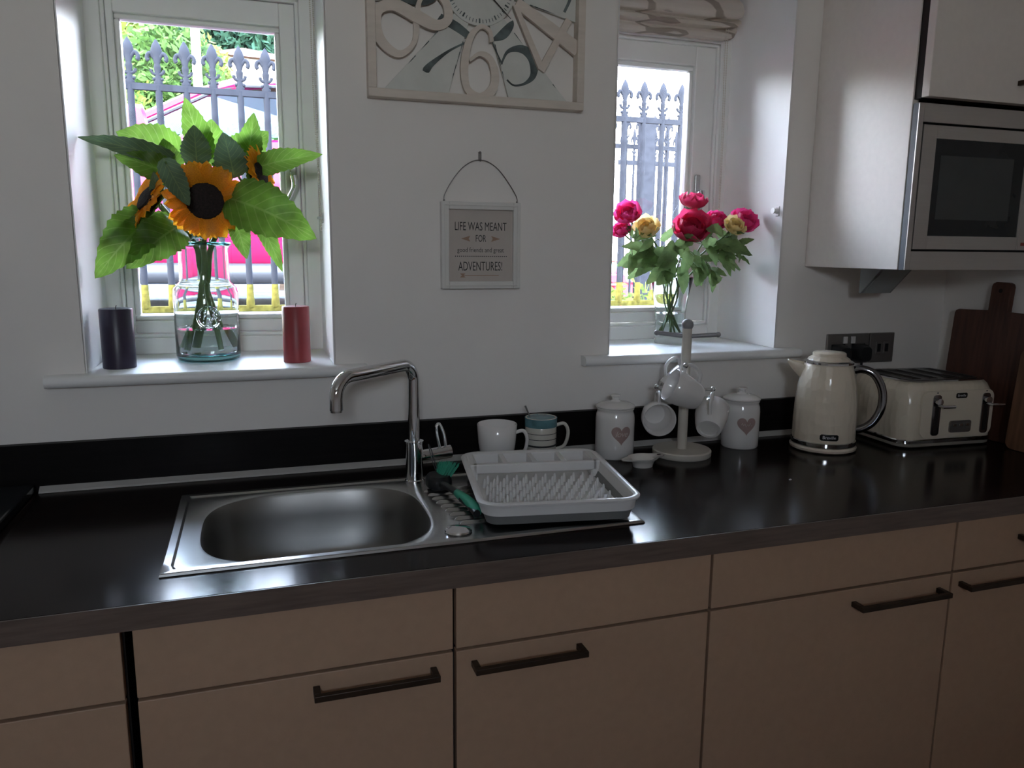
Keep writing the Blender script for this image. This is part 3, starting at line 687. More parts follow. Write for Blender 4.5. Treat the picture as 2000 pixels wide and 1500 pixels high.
ct = part('cutlery_tray', B().box(-0.140, 0.140, 0.080, 0.093, 0.026, 0.0475).box(-0.135, 0.135, 0.168, 0.175, 0.011, 0.0475).box(-0.146, -0.128, 0.080, 0.172, 0.011, 0.0475).box(0.128, 0.146, 0.080, 0.172, 0.011, 0.0475), WPLAST, t, bevel=0.003)
for x in (-0.066, 0.0, 0.066): part('divider', B().box(x - 0.006, x + 0.006, 0.091, 0.170, 0.026, 0.047), WPLAST, ct, bevel=0.002)

# ------------------------------------------------------------------ washing-up brush
t = thing('dish_brush', 'washing-up brush with green bristles and a green and black handle', 'brush', (0.203, -0.262, ZT + 0.0088), 0)
part('head', B().loops([[(x * s_, y * s_, z) for x, y, _ in rrect(-0.026, 0.026, -0.034, 0.034, 0.024, 0)] for s_, z in ((0.7, 0.001), (1.0, 0.006), (1.0, 0.022), (0.8, 0.030))], True, True), BLACK, t, smooth=True)
b = B(); rnd = random.Random(3)
for k in range(150):
    a = rnd.uniform(0, 2 * PI); q = math.sqrt(rnd.random()); x, y = 0.017 * q * math.cos(a) + 0.012, 0.026 * q * math.sin(a) + 0.010
    d = Vector((x * 0.5 + 0.018, 0.02 + y * 0.7, 0.030)).normalized()
    p = Vector((x, y, 0.024)); b.tube([p, p + d * rnd.uniform(0.028, 0.036)], [0.0012, 0.0007], 4)
part('bristles', b, GREEN, t, kind='stuff')
hp = [(0.0, -0.026, 0.014), (0.004, -0.070, 0.022), (0.012, -0.110, 0.022), (0.026, -0.165, 0.015), (0.030, -0.205, 0.010)]
part('neck', B().tube(catmull(hp[:3], 5), [0.008] * 5 + [0.007] * 6, 10), BLACK, t, smooth=True)
cc = catmull(hp[2:], 6)
part('grip', B().tube(cc, [0.0075 + 0.0035 * math.sin(PI * k / (len(cc) - 1)) for k in range(len(cc))], 12), GREEN, t, smooth=True, label='green handle grip')
part('grip_pad', B().tube([p + Vector((-0.003, -0.002, -0.0015)) for p in cc[3:]], 0.0076, 10), BLACK, t, smooth=True)
part('hang_loop', B().tube(catmull([(0.000, 0.02, 0.028), (-0.006, 0.035, 0.052), (-0.012, 0.045, 0.085), (-0.004, 0.050, 0.070), (0.004, 0.032, 0.030)], 5), 0.0011, 6), BLACK, t, smooth=True)

# ------------------------------------------------------------------ kettle
KP = Vector((1.272, -0.183, ZT)); kz = math.atan2(-0.655, 0.756)
t = thing('kettle', 'cream quilted jug kettle with a chrome band and dark chrome handle', 'kettle', KP, kz)
part('power_base', B().lathe([(0.001, 0.0), (0.076, 0.0), (0.083, 0.004), (0.0845, 0.010), (0.081, 0.0145), (0.001, 0.015)], 56), KCREAM, t, smooth=True)
part('chrome_band', B().lathe([(0.079, 0.015), (0.0815, 0.017), (0.0815, 0.027), (0.0785, 0.029)], 56), CHROME, t, smooth=True)
kprof = [(0.0785, 0.028), (0.0795, 0.034), (0.0795, 0.08), (0.0775, 0.125), (0.0730, 0.170), (0.0665, 0.205), (0.0615, 0.222), (0.0595, 0.228)]
body = part('jug', B().lathe(kprof, 64), KCREAM, t, smooth=True)
part('collar', B().lathe([(0.0595, 0.228), (0.0625, 0.230), (0.0625, 0.2345), (0.056, 0.238), (0.052, 0.238)], 56), CHROME, t, smooth=True)
part('lid', B().lathe([(0.054, 0.2375), (0.050, 0.243), (0.042, 0.248), (0.0415, 0.2555), (0.038, 0.2585), (0.020, 0.2605), (0.001, 0.261)], 48), KCREAM, t, smooth=True)
# spout lip on the -x side
sp = []
for x, w_, z0, z1 in ((-0.058, 0.026, 0.168, 0.224), (-0.074, 0.021, 0.190, 0.2275), (-0.090, 0.015, 0.208, 0.2310), (-0.102, 0.008, 0.223, 0.2335)):
    lp = []
    for k in range(12):
        a = PI * k / 11; lp.append((x, -w_ * math.cos(a), z1 - (z1 - z0) * math.sin(a) ** 0.8))
    sp.append(lp)
b = B()
n = 12
vs = [p for l in sp for p in l]; fs = [(i * n + k, i * n + k + 1, (i + 1) * n + k + 1, (i + 1) * n + k) for i in range(3) for k in range(n - 1)]
fs.append(tuple(3 * n + k for k in range(n)))
b.add(vs, fs); spo = part('spout', b, KCREAM, t, smooth=True)
m_ = spo.modifiers.new('wall', 'SOLIDIFY'); m_.thickness = 0.002
hpts = catmull([(0.058, 0, 0.212), (0.082, 0, 0.218), (0.112, 0, 0.205), (0.133, 0, 0.165), (0.134, 0, 0.120), (0.118, 0, 0.082), (0.094, 0, 0.062), (0.074, 0, 0.056)], 6)
part('handle', B().tube(hpts, [0.0105] * len(hpts), 14), mat('dark_chrome', (0.30, 0.30, 0.32), 0.10, metal=1.0, var=0.02), t, smooth=True)
vang = math.atan2(-1.83 - KP.y, -0.15 - KP.x) - kz + math.radians(11)
Rk = lambda z: 0.0797
def badge(parent, fn, w_, h_, word, size, sx):
    pts = [(x, y) for x, y, _ in rrect(-w_ / 2, w_ / 2, -h_ / 2, h_ / 2, h_ * 0.22, 0, 3)]
    m = len(pts)
    b_ = B(); cols = 12
    vs = []; fs = []
    for i in range(cols + 1):
        u = -w_ / 2 + w_ * i / cols; v = h_ / 2 * (1 if 0 < i < cols else 0.6)
        vs += [fn(u, -v), fn(u, v)]
    for i in range(cols): fs.append((2 * i, 2 * i + 2, 2 * i + 3, 2 * i + 1))
    b_.add(vs, fs)
    o = part('badge', b_, BADGE, parent, smooth=True, label='black name badge')
    text_on('badge_lettering', word, o, LETTER, lambda u, v: fn(u, v, 0.0006), size, sx=sx)
    return o
def kfn(u, v, extra=0.0):
    a = vang + u / 0.0795; R = 0.0802 + extra; return (R * math.cos(a), R * math.sin(a), 0.045 + v)
badge(t, kfn, 0.046, 0.0165, 'Breville', 0.0115, 0.95)

# ------------------------------------------------------------------ toaster
t = thing('toaster', 'cream quilted four-slice toaster with chrome trim and two levers', 'toaster', (1.618, -0.152, ZT), math.radians(-3.5))
def TL(w_, d, r, z, dx=0.0): return rrect(-w_ / 2 + dx, w_ / 2 + dx, -d / 2, d / 2, r, z, 8)
part('foot_base', B().loops([TL(0.285, 0.225, 0.035, 0.0), TL(0.305, 0.245, 0.04, 0.005), TL(0.306, 0.246, 0.04, 0.012)], True, True), mat('toaster_base', (0.32, 0.29, 0.24), 0.4), t, smooth=True)
part('chrome_band', B().loops([TL(0.306, 0.246, 0.04, 0.012), TL(0.311, 0.251, 0.042, 0.014), TL(0.311, 0.251, 0.042, 0.022), TL(0.306, 0.246, 0.04, 0.0245)], True, True), CHROME, t, smooth=True)
QUILT = quilt_mat('toaster_quilt', (0.74, 0.66, 0.53), 0.25, 55)
part('shell', B().loops([TL(0.305, 0.246, 0.042, 0.0245), TL(0.312, 0.250, 0.045, 0.06), TL(0.310, 0.249, 0.046, 0.115), TL(0.300, 0.243, 0.048, 0.150), TL(0.284, 0.232, 0.048, 0.168), TL(0.264, 0.216, 0.042, 0.1765)], False, True), QUILT, t, smooth=True, angle=60)
fp = part('front_panel', B().loops([[(x, -0.1265, z) for x, z, _ in rrect(-0.107, 0.128, 0.030, 0.156, 0.022, 0, 6)], [(x * 0.985, -0.1300, z) for x, z, _ in rrect(-0.107, 0.128, 0.030, 0.156, 0.022, 0, 6)], [(x, -0.115, z) for x, z, _ in rrect(-0.112, 0.133, 0.028, 0.158, 0.02, 0, 6)]][::1][:2], True, True), TCREAM, t, smooth=True, angle=30)
part('top_rim', B().loops([TL(0.264, 0.216, 0.042, 0.1755), TL(0.268, 0.220, 0.043, 0.178), TL(0.262, 0.214, 0.042, 0.1805), TL(0.244, 0.196, 0.034, 0.1800)], False, True), CHROME, t, smooth=True)
tp = part('top_plate', B().loops([TL(0.240, 0.192, 0.032, 0.1795), TL(0.238, 0.190, 0.032, 0.1812)], False, True), mat('toaster_top', (0.06, 0.06, 0.06), 0.3, metal=0.8), t)
for x in (-0.085, -0.030, 0.030, 0.085):
    s = part('bread_slot', B().box(x - 0.014, x + 0.014, -0.078, 0.078, 0.1812, 0.1818), GAP, tp)
    part('slot_wire', B().box(x - 0.0155, x - 0.014, -0.078, 0.078, 0.1812, 0.1830).box(x + 0.014, x + 0.0155, -0.078, 0.078, 0.1812, 0.1830), STEEL, s)
for x in (-0.060, 0.100):
    tr = part('lever_track', B().loops([[(a, -0.130, c_) for a, c_, _ in rrect(x - 0.0125, x + 0.0125, 0.036, 0.146, 0.008, 0, 4)], [(a, -0.1325, c_) for a, c_, _ in rrect(x - 0.0125, x + 0.0125, 0.036, 0.146, 0.008, 0, 4)]], True, True), mat('dark_chrome', (0.3, 0.3, 0.32), 0.1, metal=1.0), fp)
    part('slider', B().box(x - 0.0055, x + 0.0055, -0.1335, -0.1326, 0.044, 0.118), GAP, tr)
    part('lever_knob', B().tube([(x, -0.133, 0.119), (x + 0.003, -0.150, 0.117), (x + 0.038, -0.153, 0.117)], 0.0042, 10).tube([(x, -0.1326, 0.128), (x, -0.142, 0.128)], 0.010, 16), CHROME, tr, smooth=True)
def tfn(u, v, extra=0.0): return (0.018 + u, -0.1308 - extra, 0.142 + v)
badge(fp, tfn, 0.037, 0.014, 'Breville', 0.0095, 0.95)
cp = part('control_panel', B().loops([[(a, -0.130, c_) for a, c_, _ in rrect(-0.014, 0.056, 0.042, 0.074, 0.006, 0, 3)], [(a, -0.1335, c_) for a, c_, _ in rrect(-0.014, 0.056, 0.042, 0.074, 0.006, 0, 3)]], True, True), GREYPLATE, fp)
for x in (0.000, 0.021, 0.042): part('button', B().box(x - 0.006, x + 0.006, -0.1362, -0.1335, 0.059, 0.066), STEEL, cp, bevel=0.001)
for x in (-0.060, 0.100): part('indicator', B().box(x - 0.002, x + 0.002, -0.1306, -0.130, 0.150, 0.153), BLACK, fp)

# ------------------------------------------------------------------ chopping boards leaning on the right wall
def paddle(w_, h_, nw, nh, r=0.012):
    """outline in (y, z): board with a neck handle, centred on y = 0"""
    return [(-w_ / 2, 0), (w_ / 2, 0), (w_ / 2, h_ - r), (w_ / 2 - r * 0.3, h_ - r * 0.3), (w_ / 2 - r, h_), (nw / 2, h_ + 0.003), (nw / 2, h_ + nh - r), (nw / 2 - r * 0.3, h_ + nh - r * 0.3), (nw / 2 - r, h_ + nh), (-nw / 2 + r, h_ + nh), (-nw / 2 + r * 0.3, h_ + nh - r * 0.3), (-nw / 2, h_ + nh - r), (-nw / 2, h_ + 0.003), (-w_ / 2 + r, h_), (-w_ / 2 + r * 0.3, h_ - r * 0.3), (-w_ / 2, h_ - r)]
t = thing('paddle_board', 'dark wooden paddle board with a neck handle leaning in the corner', 'chopping board', (1.785, -0.207, ZT + 0.0005), 0)
t.rotation_euler = (0, math.radians(4.2), 0)
pb = part('blade', B().prism(paddle(0.275, 0.356, 0.060, 0.083), 0, 0.018, 'x'), BOARD, t, bevel=0.002)
part('hang_hole', B().tube([(-0.0006, 0, 0.415), (0.002, 0, 0.415)], 0.006, 14), GAP, t)
t = thing('chopping_board', 'brown wooden chopping board leaning in front of the paddle board', 'chopping board', (1.748, -0.425, ZT + 0.0005), 0)
t.rotation_euler = (0, math.radians(4.6), 0)
part('blade', B().loops([[(x, y, z) for y, z, _ in rrect(-0.10, 0.10, 0, 0.27, 0.02, 0, 4)] for x in (0, 0.018)], True, True), BOARD2, t, bevel=0.002)
part('end_batten', B().box(-0.0015, 0.0, -0.085, 0.085, 0.245, 0.258), BOARD, t)

# crumb on the worktop
cr = tag(obj('crumb', B().add([(0, 0, 0), (0.008, 0.001, 0), (0.010, 0.005, 0), (0.003, 0.006, 0), (0.004, 0.002, 0.0025), (0.006, 0.004, 0.002)], [(0, 1, 4), (1, 2, 5), (2, 3, 5), (3, 0, 4), (1, 5, 4), (3, 4, 5), (0, 3, 2, 1)]).mesh('crumb'), WPLAST), 'tiny white scrap lying on the bare worktop', 'scrap')
cr.location = (0.990, -0.411, ZT + 0.0003)
# ------------------------------------------------------------------ wall clock
CK = thing('wall_clock', 'square cream wooden wall clock with large cut-out numerals', 'clock', (0.363, 0, 2.016))
HW, IW = 0.2582, 0.2395
for nm, a in (('frame_bar', (-HW, HW, -HW, -IW)), ('frame_bar', (-HW, HW, IW, HW)), ('frame_bar', (-HW, -IW, -IW, IW)), ('frame_bar', (IW, HW, -IW, IW))):
    part(nm, B().box(a[0], a[1], -0.030, -0.0005, a[2], a[3]), CLOCKW, CK, bevel=0.0015)
def ribbon(b, stroke, fn, y0, y1, closed=False, n=7):
    P = catmull([Vector(p) for p in stroke], n, closed); N = len(P)
    loops = []
    for i in range(N):
        t_ = (P[(i + 1) % N] - P[i - 1]) if closed else (P[min(i + 1, N - 1)] - P[max(i - 1, 0)])
        d = Vector((t_.x, t_.y)).normalized(); nrm = Vector((-d.y, d.x)); h = P[i].z / 2
        l = (P[i].x + nrm.x * h, P[i].y + nrm.y * h); r = (P[i].x - nrm.x * h, P[i].y - nrm.y * h)
        a, c_ = fn(*l), fn(*r); dy = (0.0012 * math.cos(2 * PI * i / N)) if closed else 0.0
        loops.append([(a[0], y0 + dy, a[1]), (c_[0], y0 + dy, c_[1]), (c_[0], y1 + dy, c_[1]), (a[0], y1 + dy, a[1])])
    if closed: b.loops(loops + [loops[0]])
    else: b.loops(loops, True, True)
DIG = {
 '6': [([(.27, .80, .09), (.22, .95, .07), (.02, 1.0, .06), (-.20, .85, .12), (-.33, .55, .17), (-.35, .28, .17), (-.26, .07, .13), (0, 0, .09), (.28, .10, .17), (.35, .32, .18), (.24, .54, .12), (0, .61, .07), (-.24, .50, .05)], False)],
 '8': [([(-.02, .57, .08), (-.21, .72, .06), (-.22, .92, .08), (0, 1.0, .10), (.22, .92, .13), (.21, .74, .15), (-.02, .57, .17), (-.32, .36, .16), (-.33, .12, .15), (0, 0, .13), (.32, .12, .10), (.28, .38, .07)], True)],
 '4': [([(.12, 1, .14), (.12, .5, .17), (.12, 0, .20)], False), ([(.08, 1, .07), (-.17, .66, .08), (-.42, .31, .09)], False), ([(-.45, .30, .10), (0, .30, .09), (.38, .30, .09)], False)],
 '7': [([(-.34, .90, .13), (0, .94, .15), (.36, .93, .10)], False), ([(-.34, .92, .02), (-.36, .70, .02)], False), ([(.36, .93, .03), (.10, .55, .04), (-.06, .2, .09), (-.10, .04, .13), (-.10, 0, .08)], False)],
 '5': [([(-.25, .88, .03), (.0, .88, .16), (.22, .95, .12), (.30, 1.0, .02)], False), ([(-.25, .92, .02), (-.26, .7, .02), (-.27, .46, .03)], False), ([(-.27, .48, .03), (-.05, .60, .06), (.22, .52, .14), (.33, .30, .19), (.20, .06, .12), (-.02, 0, .05), (-.24, .06, .03), (-.32, .2, .03)], False)],
 '3': [([(-.28, .85, .04), (-.05, 1, .06), (.22, .85, .14), (.18, .65, .12), (-.02, .56, .05)], False), ([(-.02, .56, .05), (.26, .45, .13), (.32, .20, .17), (.05, 0, .07), (-.28, .12, .05)], False)],
}
DIG['9'] = [([(-x, 1 - y, w_) for x, y, w_ in DIG['6'][0][0]], False)]
def radial(hour, r0, r1, sx):
    a = math.radians(90 - 30 * hour); d = (math.cos(a), math.sin(a)); inward = 3 <= hour <= 9
    def fn(u, v):
        q = (r1 - (r1 - r0) * v) if inward else (r0 + (r1 - r0) * v)
        s_ = (-d[1], d[0]) if inward else (d[1], -d[0])
        return (d[0] * q + s_[0] * u * sx, d[1] * q + s_[1] * u * sx)
    return fn
def ray_sq(a, h):
    c, s_ = math.cos(a), math.sin(a); k = min(h / abs(c) if abs(c) > 1e-6 else 9, h / abs(s_) if abs(s_) > 1e-6 else 9); return c * k, s_ * k
for hr in (3, 5, 7, 9, 11, 1):                         # pale wedges with dark numerals
    a = math.radians(90 - 30 * hr); da = math.radians(13)
    poly = [(0.074 * math.cos(a - da), 0.074 * math.sin(a - da)), ray_sq(a - da, IW - 0.0005), ray_sq(a + da, IW - 0.0005), (0.074 * math.cos(a + da), 0.074 * math.sin(a + da))]
    p = part('wedge_panel', B().prism(poly, -0.012, -0.005, 'y'), CLOCKP, CK, bevel=0.0008)
    b = B()
    for k in range(9):                                 # worn dark edges
        q = random.uniform(0.1, 0.95); s_ = 1 if k % 2 else -1; e0 = a + s_ * da * 0.97; ln = random.uniform(0.012, 0.035); mx = math.hypot(*ray_sq(e0, IW))
        r_ = 0.08 + (mx - 0.12) * q; w_ = 0.0012
        c0, s0 = math.cos(e0), math.sin(e0)
        b.add([(c0 * r_ - s0 * w_, -0.0124, s0 * r_ + c0 * w_), (c0 * r_ + s0 * w_, -0.0124, s0 * r_ - c0 * w_), (c0 * (r_ + ln), -0.0124, s0 * (r_ + ln))], [(0, 1, 2)])
    part('worn_edge', b, CLOCKD, p, kind='stuff')
    if str(hr) in DIG:
        b = B(); fn = radial(hr, 0.098, 0.225 if hr in (3, 9) else 0.232, 0.125)
        for q_, (st, cl) in enumerate(DIG[str(hr)]): ribbon(b, st, fn, -0.0128 - 0.0002 * q_, -0.0119, cl)
        part('painted_numeral', b, CLOCKD, p)
    else:
        fn = radial(hr, 0.14, 0.24, 0.10); text_on('painted_numeral', str(hr), p, CLOCKD, lambda u, v: (fn(u, v + 0.4)[0], -0.0125, fn(u, v + 0.4)[1]), 1.0)
for hr, r0, r1, sx in ((4, 0.090, 0.270, 0.165), (6, 0.088, 0.2395, 0.105), (8, 0.092, 0.266, 0.145), (10, 0, 0, 0), (2, 0, 0, 0), (12, 0, 0, 0)):
    b = B()
    if str(hr) in DIG:
        fn = radial(hr, r0, r1, sx)
        for q_, (st, cl) in enumerate(DIG[str(hr)]): ribbon(b, st, fn, -0.021 - 0.0004 * q_, -0.013 - 0.0003 * q_, cl)
        part('numeral', b, CLOCKW, CK, smooth=True, angle=30)
    else:
        fn = radial(hr, 0.10, 0.235, 0.10); o = text_on('numeral', str(hr), CK, CLOCKW, lambda u, v: (fn(u, v + 0.4)[0], -0.018, fn(u, v + 0.4)[1]), 1.1)
        o.modifiers.new('thick', 'SOLIDIFY').thickness = 0.008
dd = part('dial_disc', B().tube([(0, -0.006, 0), (0, -0.016, 0)], 0.086, 64), CLOCKP, CK, smooth=True)
b = B()
for k in range(60):
    a = 2 * PI * k / 60; w_ = 0.0018 if k % 5 == 0 else 0.0008; l0 = 0.072 if k % 5 else 0.070; c0, s0 = math.cos(a), math.sin(a)
    b.add([(c0 * l0 - s0 * w_, -0.0163, s0 * l0 + c0 * w_), (c0 * l0 + s0 * w_, -0.0163, s0 * l0 - c0 * w_), (c0 * 0.080 + s0 * w_, -0.0163, s0 * 0.080 - c0 * w_), (c0 * 0.080 - s0 * w_, -0.0163, s0 * 0.080 + c0 * w_)], [(0, 1, 2, 3)])
part('minute_ticks', b, CLOCKD, dd, kind='stuff')
for ang, ln, w_ in ((-42, 0.098, 0.0022), (120, 0.060, 0.0035)):
    a = math.radians(ang); c0, s0 = math.cos(a), math.sin(a)
    part('clock_hand', B().prism([(-c0 * 0.015 - s0 * w_, -s0 * 0.015 + c0 * w_), (-c0 * 0.015 + s0 * w_, -s0 * 0.015 - c0 * w_), (c0 * ln + s0 * 0.0006, s0 * ln - c0 * 0.0006), (c0 * ln - s0 * 0.0006, s0 * ln + c0 * 0.0006)], -0.0235, -0.0225, 'y'), INK, CK)

# ------------------------------------------------------------------ hanging sign
SG = thing('hanging_sign', 'small white framed motto sign hanging on a wire loop', 'sign', (0.3685, 0, 1.434))
hw_, hh_ = 0.0985, 0.1025
b = B(); ring(b, -hw_, hw_, -hh_, hh_, -0.080, 0.080, -0.0845, 0.0845, -0.020, -0.0015); fr = part('frame', b, SIGNW, SG, bevel=0.002)
b = B(); ring(b, -0.092, 0.092, -0.096, 0.096, -0.089, 0.089, -0.093, 0.093, -0.0225, -0.020); part('frame_bead', b, SIGNW, fr, bevel=0.001)
pp = part('motto_panel', B().box(-0.080, 0.080, -0.010, -0.004, -0.0845, 0.0845), SIGNB, SG)
for s, z, size, sx, m, nm in (('LIFE WAS MEANT', 0.0445, 0.0285, 0.59, INK, 'lettering'), ('FOR', 0.0165, 0.0230, 0.62, INK, 'lettering'), ('good friends and great', -0.0105, 0.0160, 0.80, INK, 'lettering'), ('ADVENTURES!', -0.0500, 0.0310, 0.56, INK, 'lettering')):
    text_on(nm, s, pp, m, lambda u, v, z=z: (u, -0.0102, z + v), size, sx=sx)
b = B()
for k in range(26): b.box(-0.064 + k * 0.0051, -0.0615 + k * 0.0051, -0.0102, -0.010, -0.0262, -0.0240)
part('dotted_rule', b, INK, pp, kind='stuff')
for s in (-1, 1):
    part('arrow_head', B().add([(s * 0.049, -0.0102, 0.0165), (s * 0.026, -0.0102, 0.0235), (s * 0.030, -0.0102, 0.0165), (s * 0.026, -0.0102, 0.0095)], [(0, 1, 2), (0, 2, 3)]), BROWNINK, pp)
b = B().box(-0.044, 0.046, -0.0102, -0.010, -0.0715, -0.0700)
b.add([(-0.052, -0.0102, -0.0660), (-0.038, -0.0102, -0.0660), (-0.043, -0.0102, -0.0708), (-0.038, -0.0102, -0.0756), (-0.052, -0.0102, -0.0756), (-0.047, -0.0102, -0.0708)], [(0, 1, 2, 5), (5, 2, 3, 4)])
part('printed_arrow', b, BROWNINK, pp)
wp = [(-0.0905, -0.012, 0.1015), (-0.0885, -0.010, 0.118), (-0.070, -0.007, 0.150), (-0.045, -0.006, 0.180), (-0.020, -0.005, 0.1965), (0, -0.005, 0.200), (0.020, -0.005, 0.1965), (0.045, -0.006, 0.180), (0.070, -0.007, 0.150), (0.0895, -0.010, 0.118), (0.0905, -0.012, 0.1015)]
part('wire_loop', B().tube(catmull(wp, 5), 0.0011, 6), WIRE, SG, smooth=True)
for s in (-1, 1): part('wire_eye', B().ball((s * 0.0905, -0.012, 0.1045), 0.0028, 8, 5), WIRE, SG, smooth=True)
tn = thing('picture_hook', 'small metal hook in the wall holding the sign', 'hook', (0.3685, 0, 1.641))
part('hook_plate', B().box(-0.004, 0.004, -0.002, -0.0004, -0.008, 0.012), WIRE, tn, bevel=0.0005)
part('hook_arm', B().tube(catmull([(0, -0.002, -0.004), (0, -0.005, -0.009), (0, -0.008, -0.0085), (0, -0.0085, -0.004)], 4), 0.0012, 6), WIRE, tn, smooth=True)
part('nail_head', B().ball((0, -0.003, 0.0105), 0.0032, 10, 6), WIRE, tn, smooth=True)

# ------------------------------------------------------------------ roman blind, chains, cleat
def blind_mat():
    m = FABRIC; t_ = m.node_tree; N = t_.nodes.new; L = t_.links.new
    p = [n for n in t_.nodes if n.type == 'BSDF_PRINCIPLED'][0]; tr = [n for n in t_.nodes if n.type == 'BSDF_TRANSLUCENT'][0]; tc = [n for n in t_.nodes if n.type == 'TEX_COORD'][0]
    wv = N('ShaderNodeTexWave'); wv.inputs['Scale'].default_value = 3.2; wv.inputs['Distortion'].default_value = 6.0; wv.inputs['Detail'].default_value = 1.0; wv.inputs['Detail Scale'].default_value = 2.0; wv.bands_direction = 'DIAGONAL'
    cr = N('ShaderNodeValToRGB'); cr.color_ramp.elements[0].position = 0.90; cr.color_ramp.elements[1].position = 0.95
    cr.color_ramp.elements[0].color = (0.82, 0.76, 0.70, 1); cr.color_ramp.elements[1].color = (0.46, 0.40, 0.35, 1)
    L(tc.outputs['Object'], wv.inputs['Vector']); L(wv.outputs['Fac'], cr.inputs[0]); L(cr.outputs[0], p.inputs['Base Color']); L(cr.outputs[0], tr.inputs['Color'])
blind_mat()
t = thing('roman_blind', 'beige leaf-patterned roman blind drawn up in folds above the roses', 'blind', (0.98, 0.24, 2.155))
prof = [(0.02, 0.0), (0.012, -0.004), (-0.020, -0.030), (-0.030, -0.055), (-0.022, -0.070), (0.006, -0.070), (0.004, -0.072), (-0.018, -0.082), (-0.020, -0.092), (0.008, -0.094), (0.006, -0.096), (-0.010, -0.108), (-0.008, -0.117), (0.012, -0.120)]
def bl(u, v):
    n = len(prof) - 1; k = min(int(v * n), n - 1); f = v * n - k
    y = prof[k][0] * (1 - f) + prof[k + 1][0] * f; z = prof[k][1] * (1 - f) + prof[k + 1][1] * f
    x = -0.240 + 0.480 * u; sag = 0.006 * (1 - (2 * u - 1) ** 4)
    endp = max(0, abs(2 * u - 1) - 0.9) / 0.1
    return (x, y + 0.006 * math.sin(u * 9 + v * 5) * v + 0.012 * endp ** 2 * v, z - sag * v + 0.020 * endp ** 2 * v)
bo = part('blind_fabric', B().grid(bl, 30, 39), FABRIC, t, smooth=True, angle=80)
part('headrail', B().box(-0.24, 0.24, 0.02, 0.045, -0.04, 0.0), WPAINT, t)
def chain(loc, pts, label, group='blind chains'):
    r = thing('blind_chain', label, 'chain', loc, 0)
    b = B(); P = catmull(pts, 24); acc = 0; last = P[0]
    for p in P:
        pass
    ln = sum((P[i + 1] - P[i]).length for i in range(len(P) - 1)); n = int(ln / 0.0046); i = 0; d = 0.0; tgt = 0.0
    for i in range(len(P) - 1):
        seg = (P[i + 1] - P[i]).length
        while tgt <= d + seg and seg > 0:
            b.ball(P[i] + (P[i + 1] - P[i]) * ((tgt - d) / seg), 0.0019, 6, 4); tgt += 0.0046
        d += seg
    part('beads', b, BEAD, r, smooth=True, kind='stuff')
    return r
ch = chain((0.006, 0.20, 1.47), [(-0.006, 0, 0.69), (-0.004, 0, 0.55), (-0.002, 0, 0.31), (0.001, -0.01, 0.18), (0.002, -0.03, 0.06), (0.002, -0.04, 0.0), (0.003, -0.045, 0.015), (0.002, -0.035, 0.06), (0.003, -0.01, 0.2), (0.004, 0.006, 0.4), (0.004, 0.006, 0.69)], 'beaded blind chain hanging beside the sunflower window')
cl = thing('chain_holder', 'clear plastic chain holder on the reveal beside the sunflowers', 'chain holder', (0.017, 0.155, 1.498))
part('holder_base', B().tube([(0, 0, 0), (-0.006, 0, 0)], 0.012, 20), mat('cloudy_plastic', (0.55, 0.56, 0.55), 0.25), cl, smooth=True)
part('holder_arm', B().box(-0.018, -0.006, -0.004, 0.004, -0.003, 0.003), mat('cloudy_plastic', (0.55, 0.56, 0.55), 0.25), cl, bevel=0.001)
chain((1.175, 0.232, 1.50), [(0.0, 0, 0.62), (0.0, 0, 0.45), (0.004, 0, 0.25), (0.006, 0, 0.05), (0.008, 0, 0.0), (0.010, 0.002, 0.05), (0.010, 0.002, 0.25), (0.008, 0.002, 0.45), (0.008, 0.002, 0.62)], 'beaded blind chain hanging beside the rose window')
cl = thing('cord_cleat', 'small white cord cleat on the reveal of the rose window', 'cleat', (1.238, 0.022, 1.537))
part('cleat_plate', B().box(-0.005, 0, -0.008, 0.008, -0.014, 0.014), WPLAST, cl, bevel=0.002)
part('cleat_knob', B().tube([(-0.005, 0, 0), (-0.012, 0, 0), (-0.020, 0, 0.001)], [0.008, 0.006, 0.0085], 16), WPLAST, cl, smooth=True)

# ------------------------------------------------------------------ candles
for loc, m, lb in (((-0.449, 0.074, 1.1572), CAND1, 'dark plum pillar candle on the window sill beside the sunflowers'), ((-0.0645, 0.070, 1.1572), CAND2, 'red pillar candle on the window sill beside the sunflowers')):
    r_ = 0.0345 if m is CAND1 else 0.0315
    t = thing('pillar_candle', lb, 'candle', loc)
    part('wax', B().lathe([(0.001, 0), (r_ - 0.001, 0), (r_, 0.001), (r_, 0.130), (r_ - 0.0015, 0.1322), (r_ - 0.004, 0.1325), (r_ * 0.6, 0.130), (0.001, 0.1285)], 48), m, t, smooth=True)
    part('wick', B().tube([(0, 0, 0.128), (0.0005, 0, 0.134), (0.002, 0, 0.139)], 0.0009, 6), WICK, t, smooth=True)

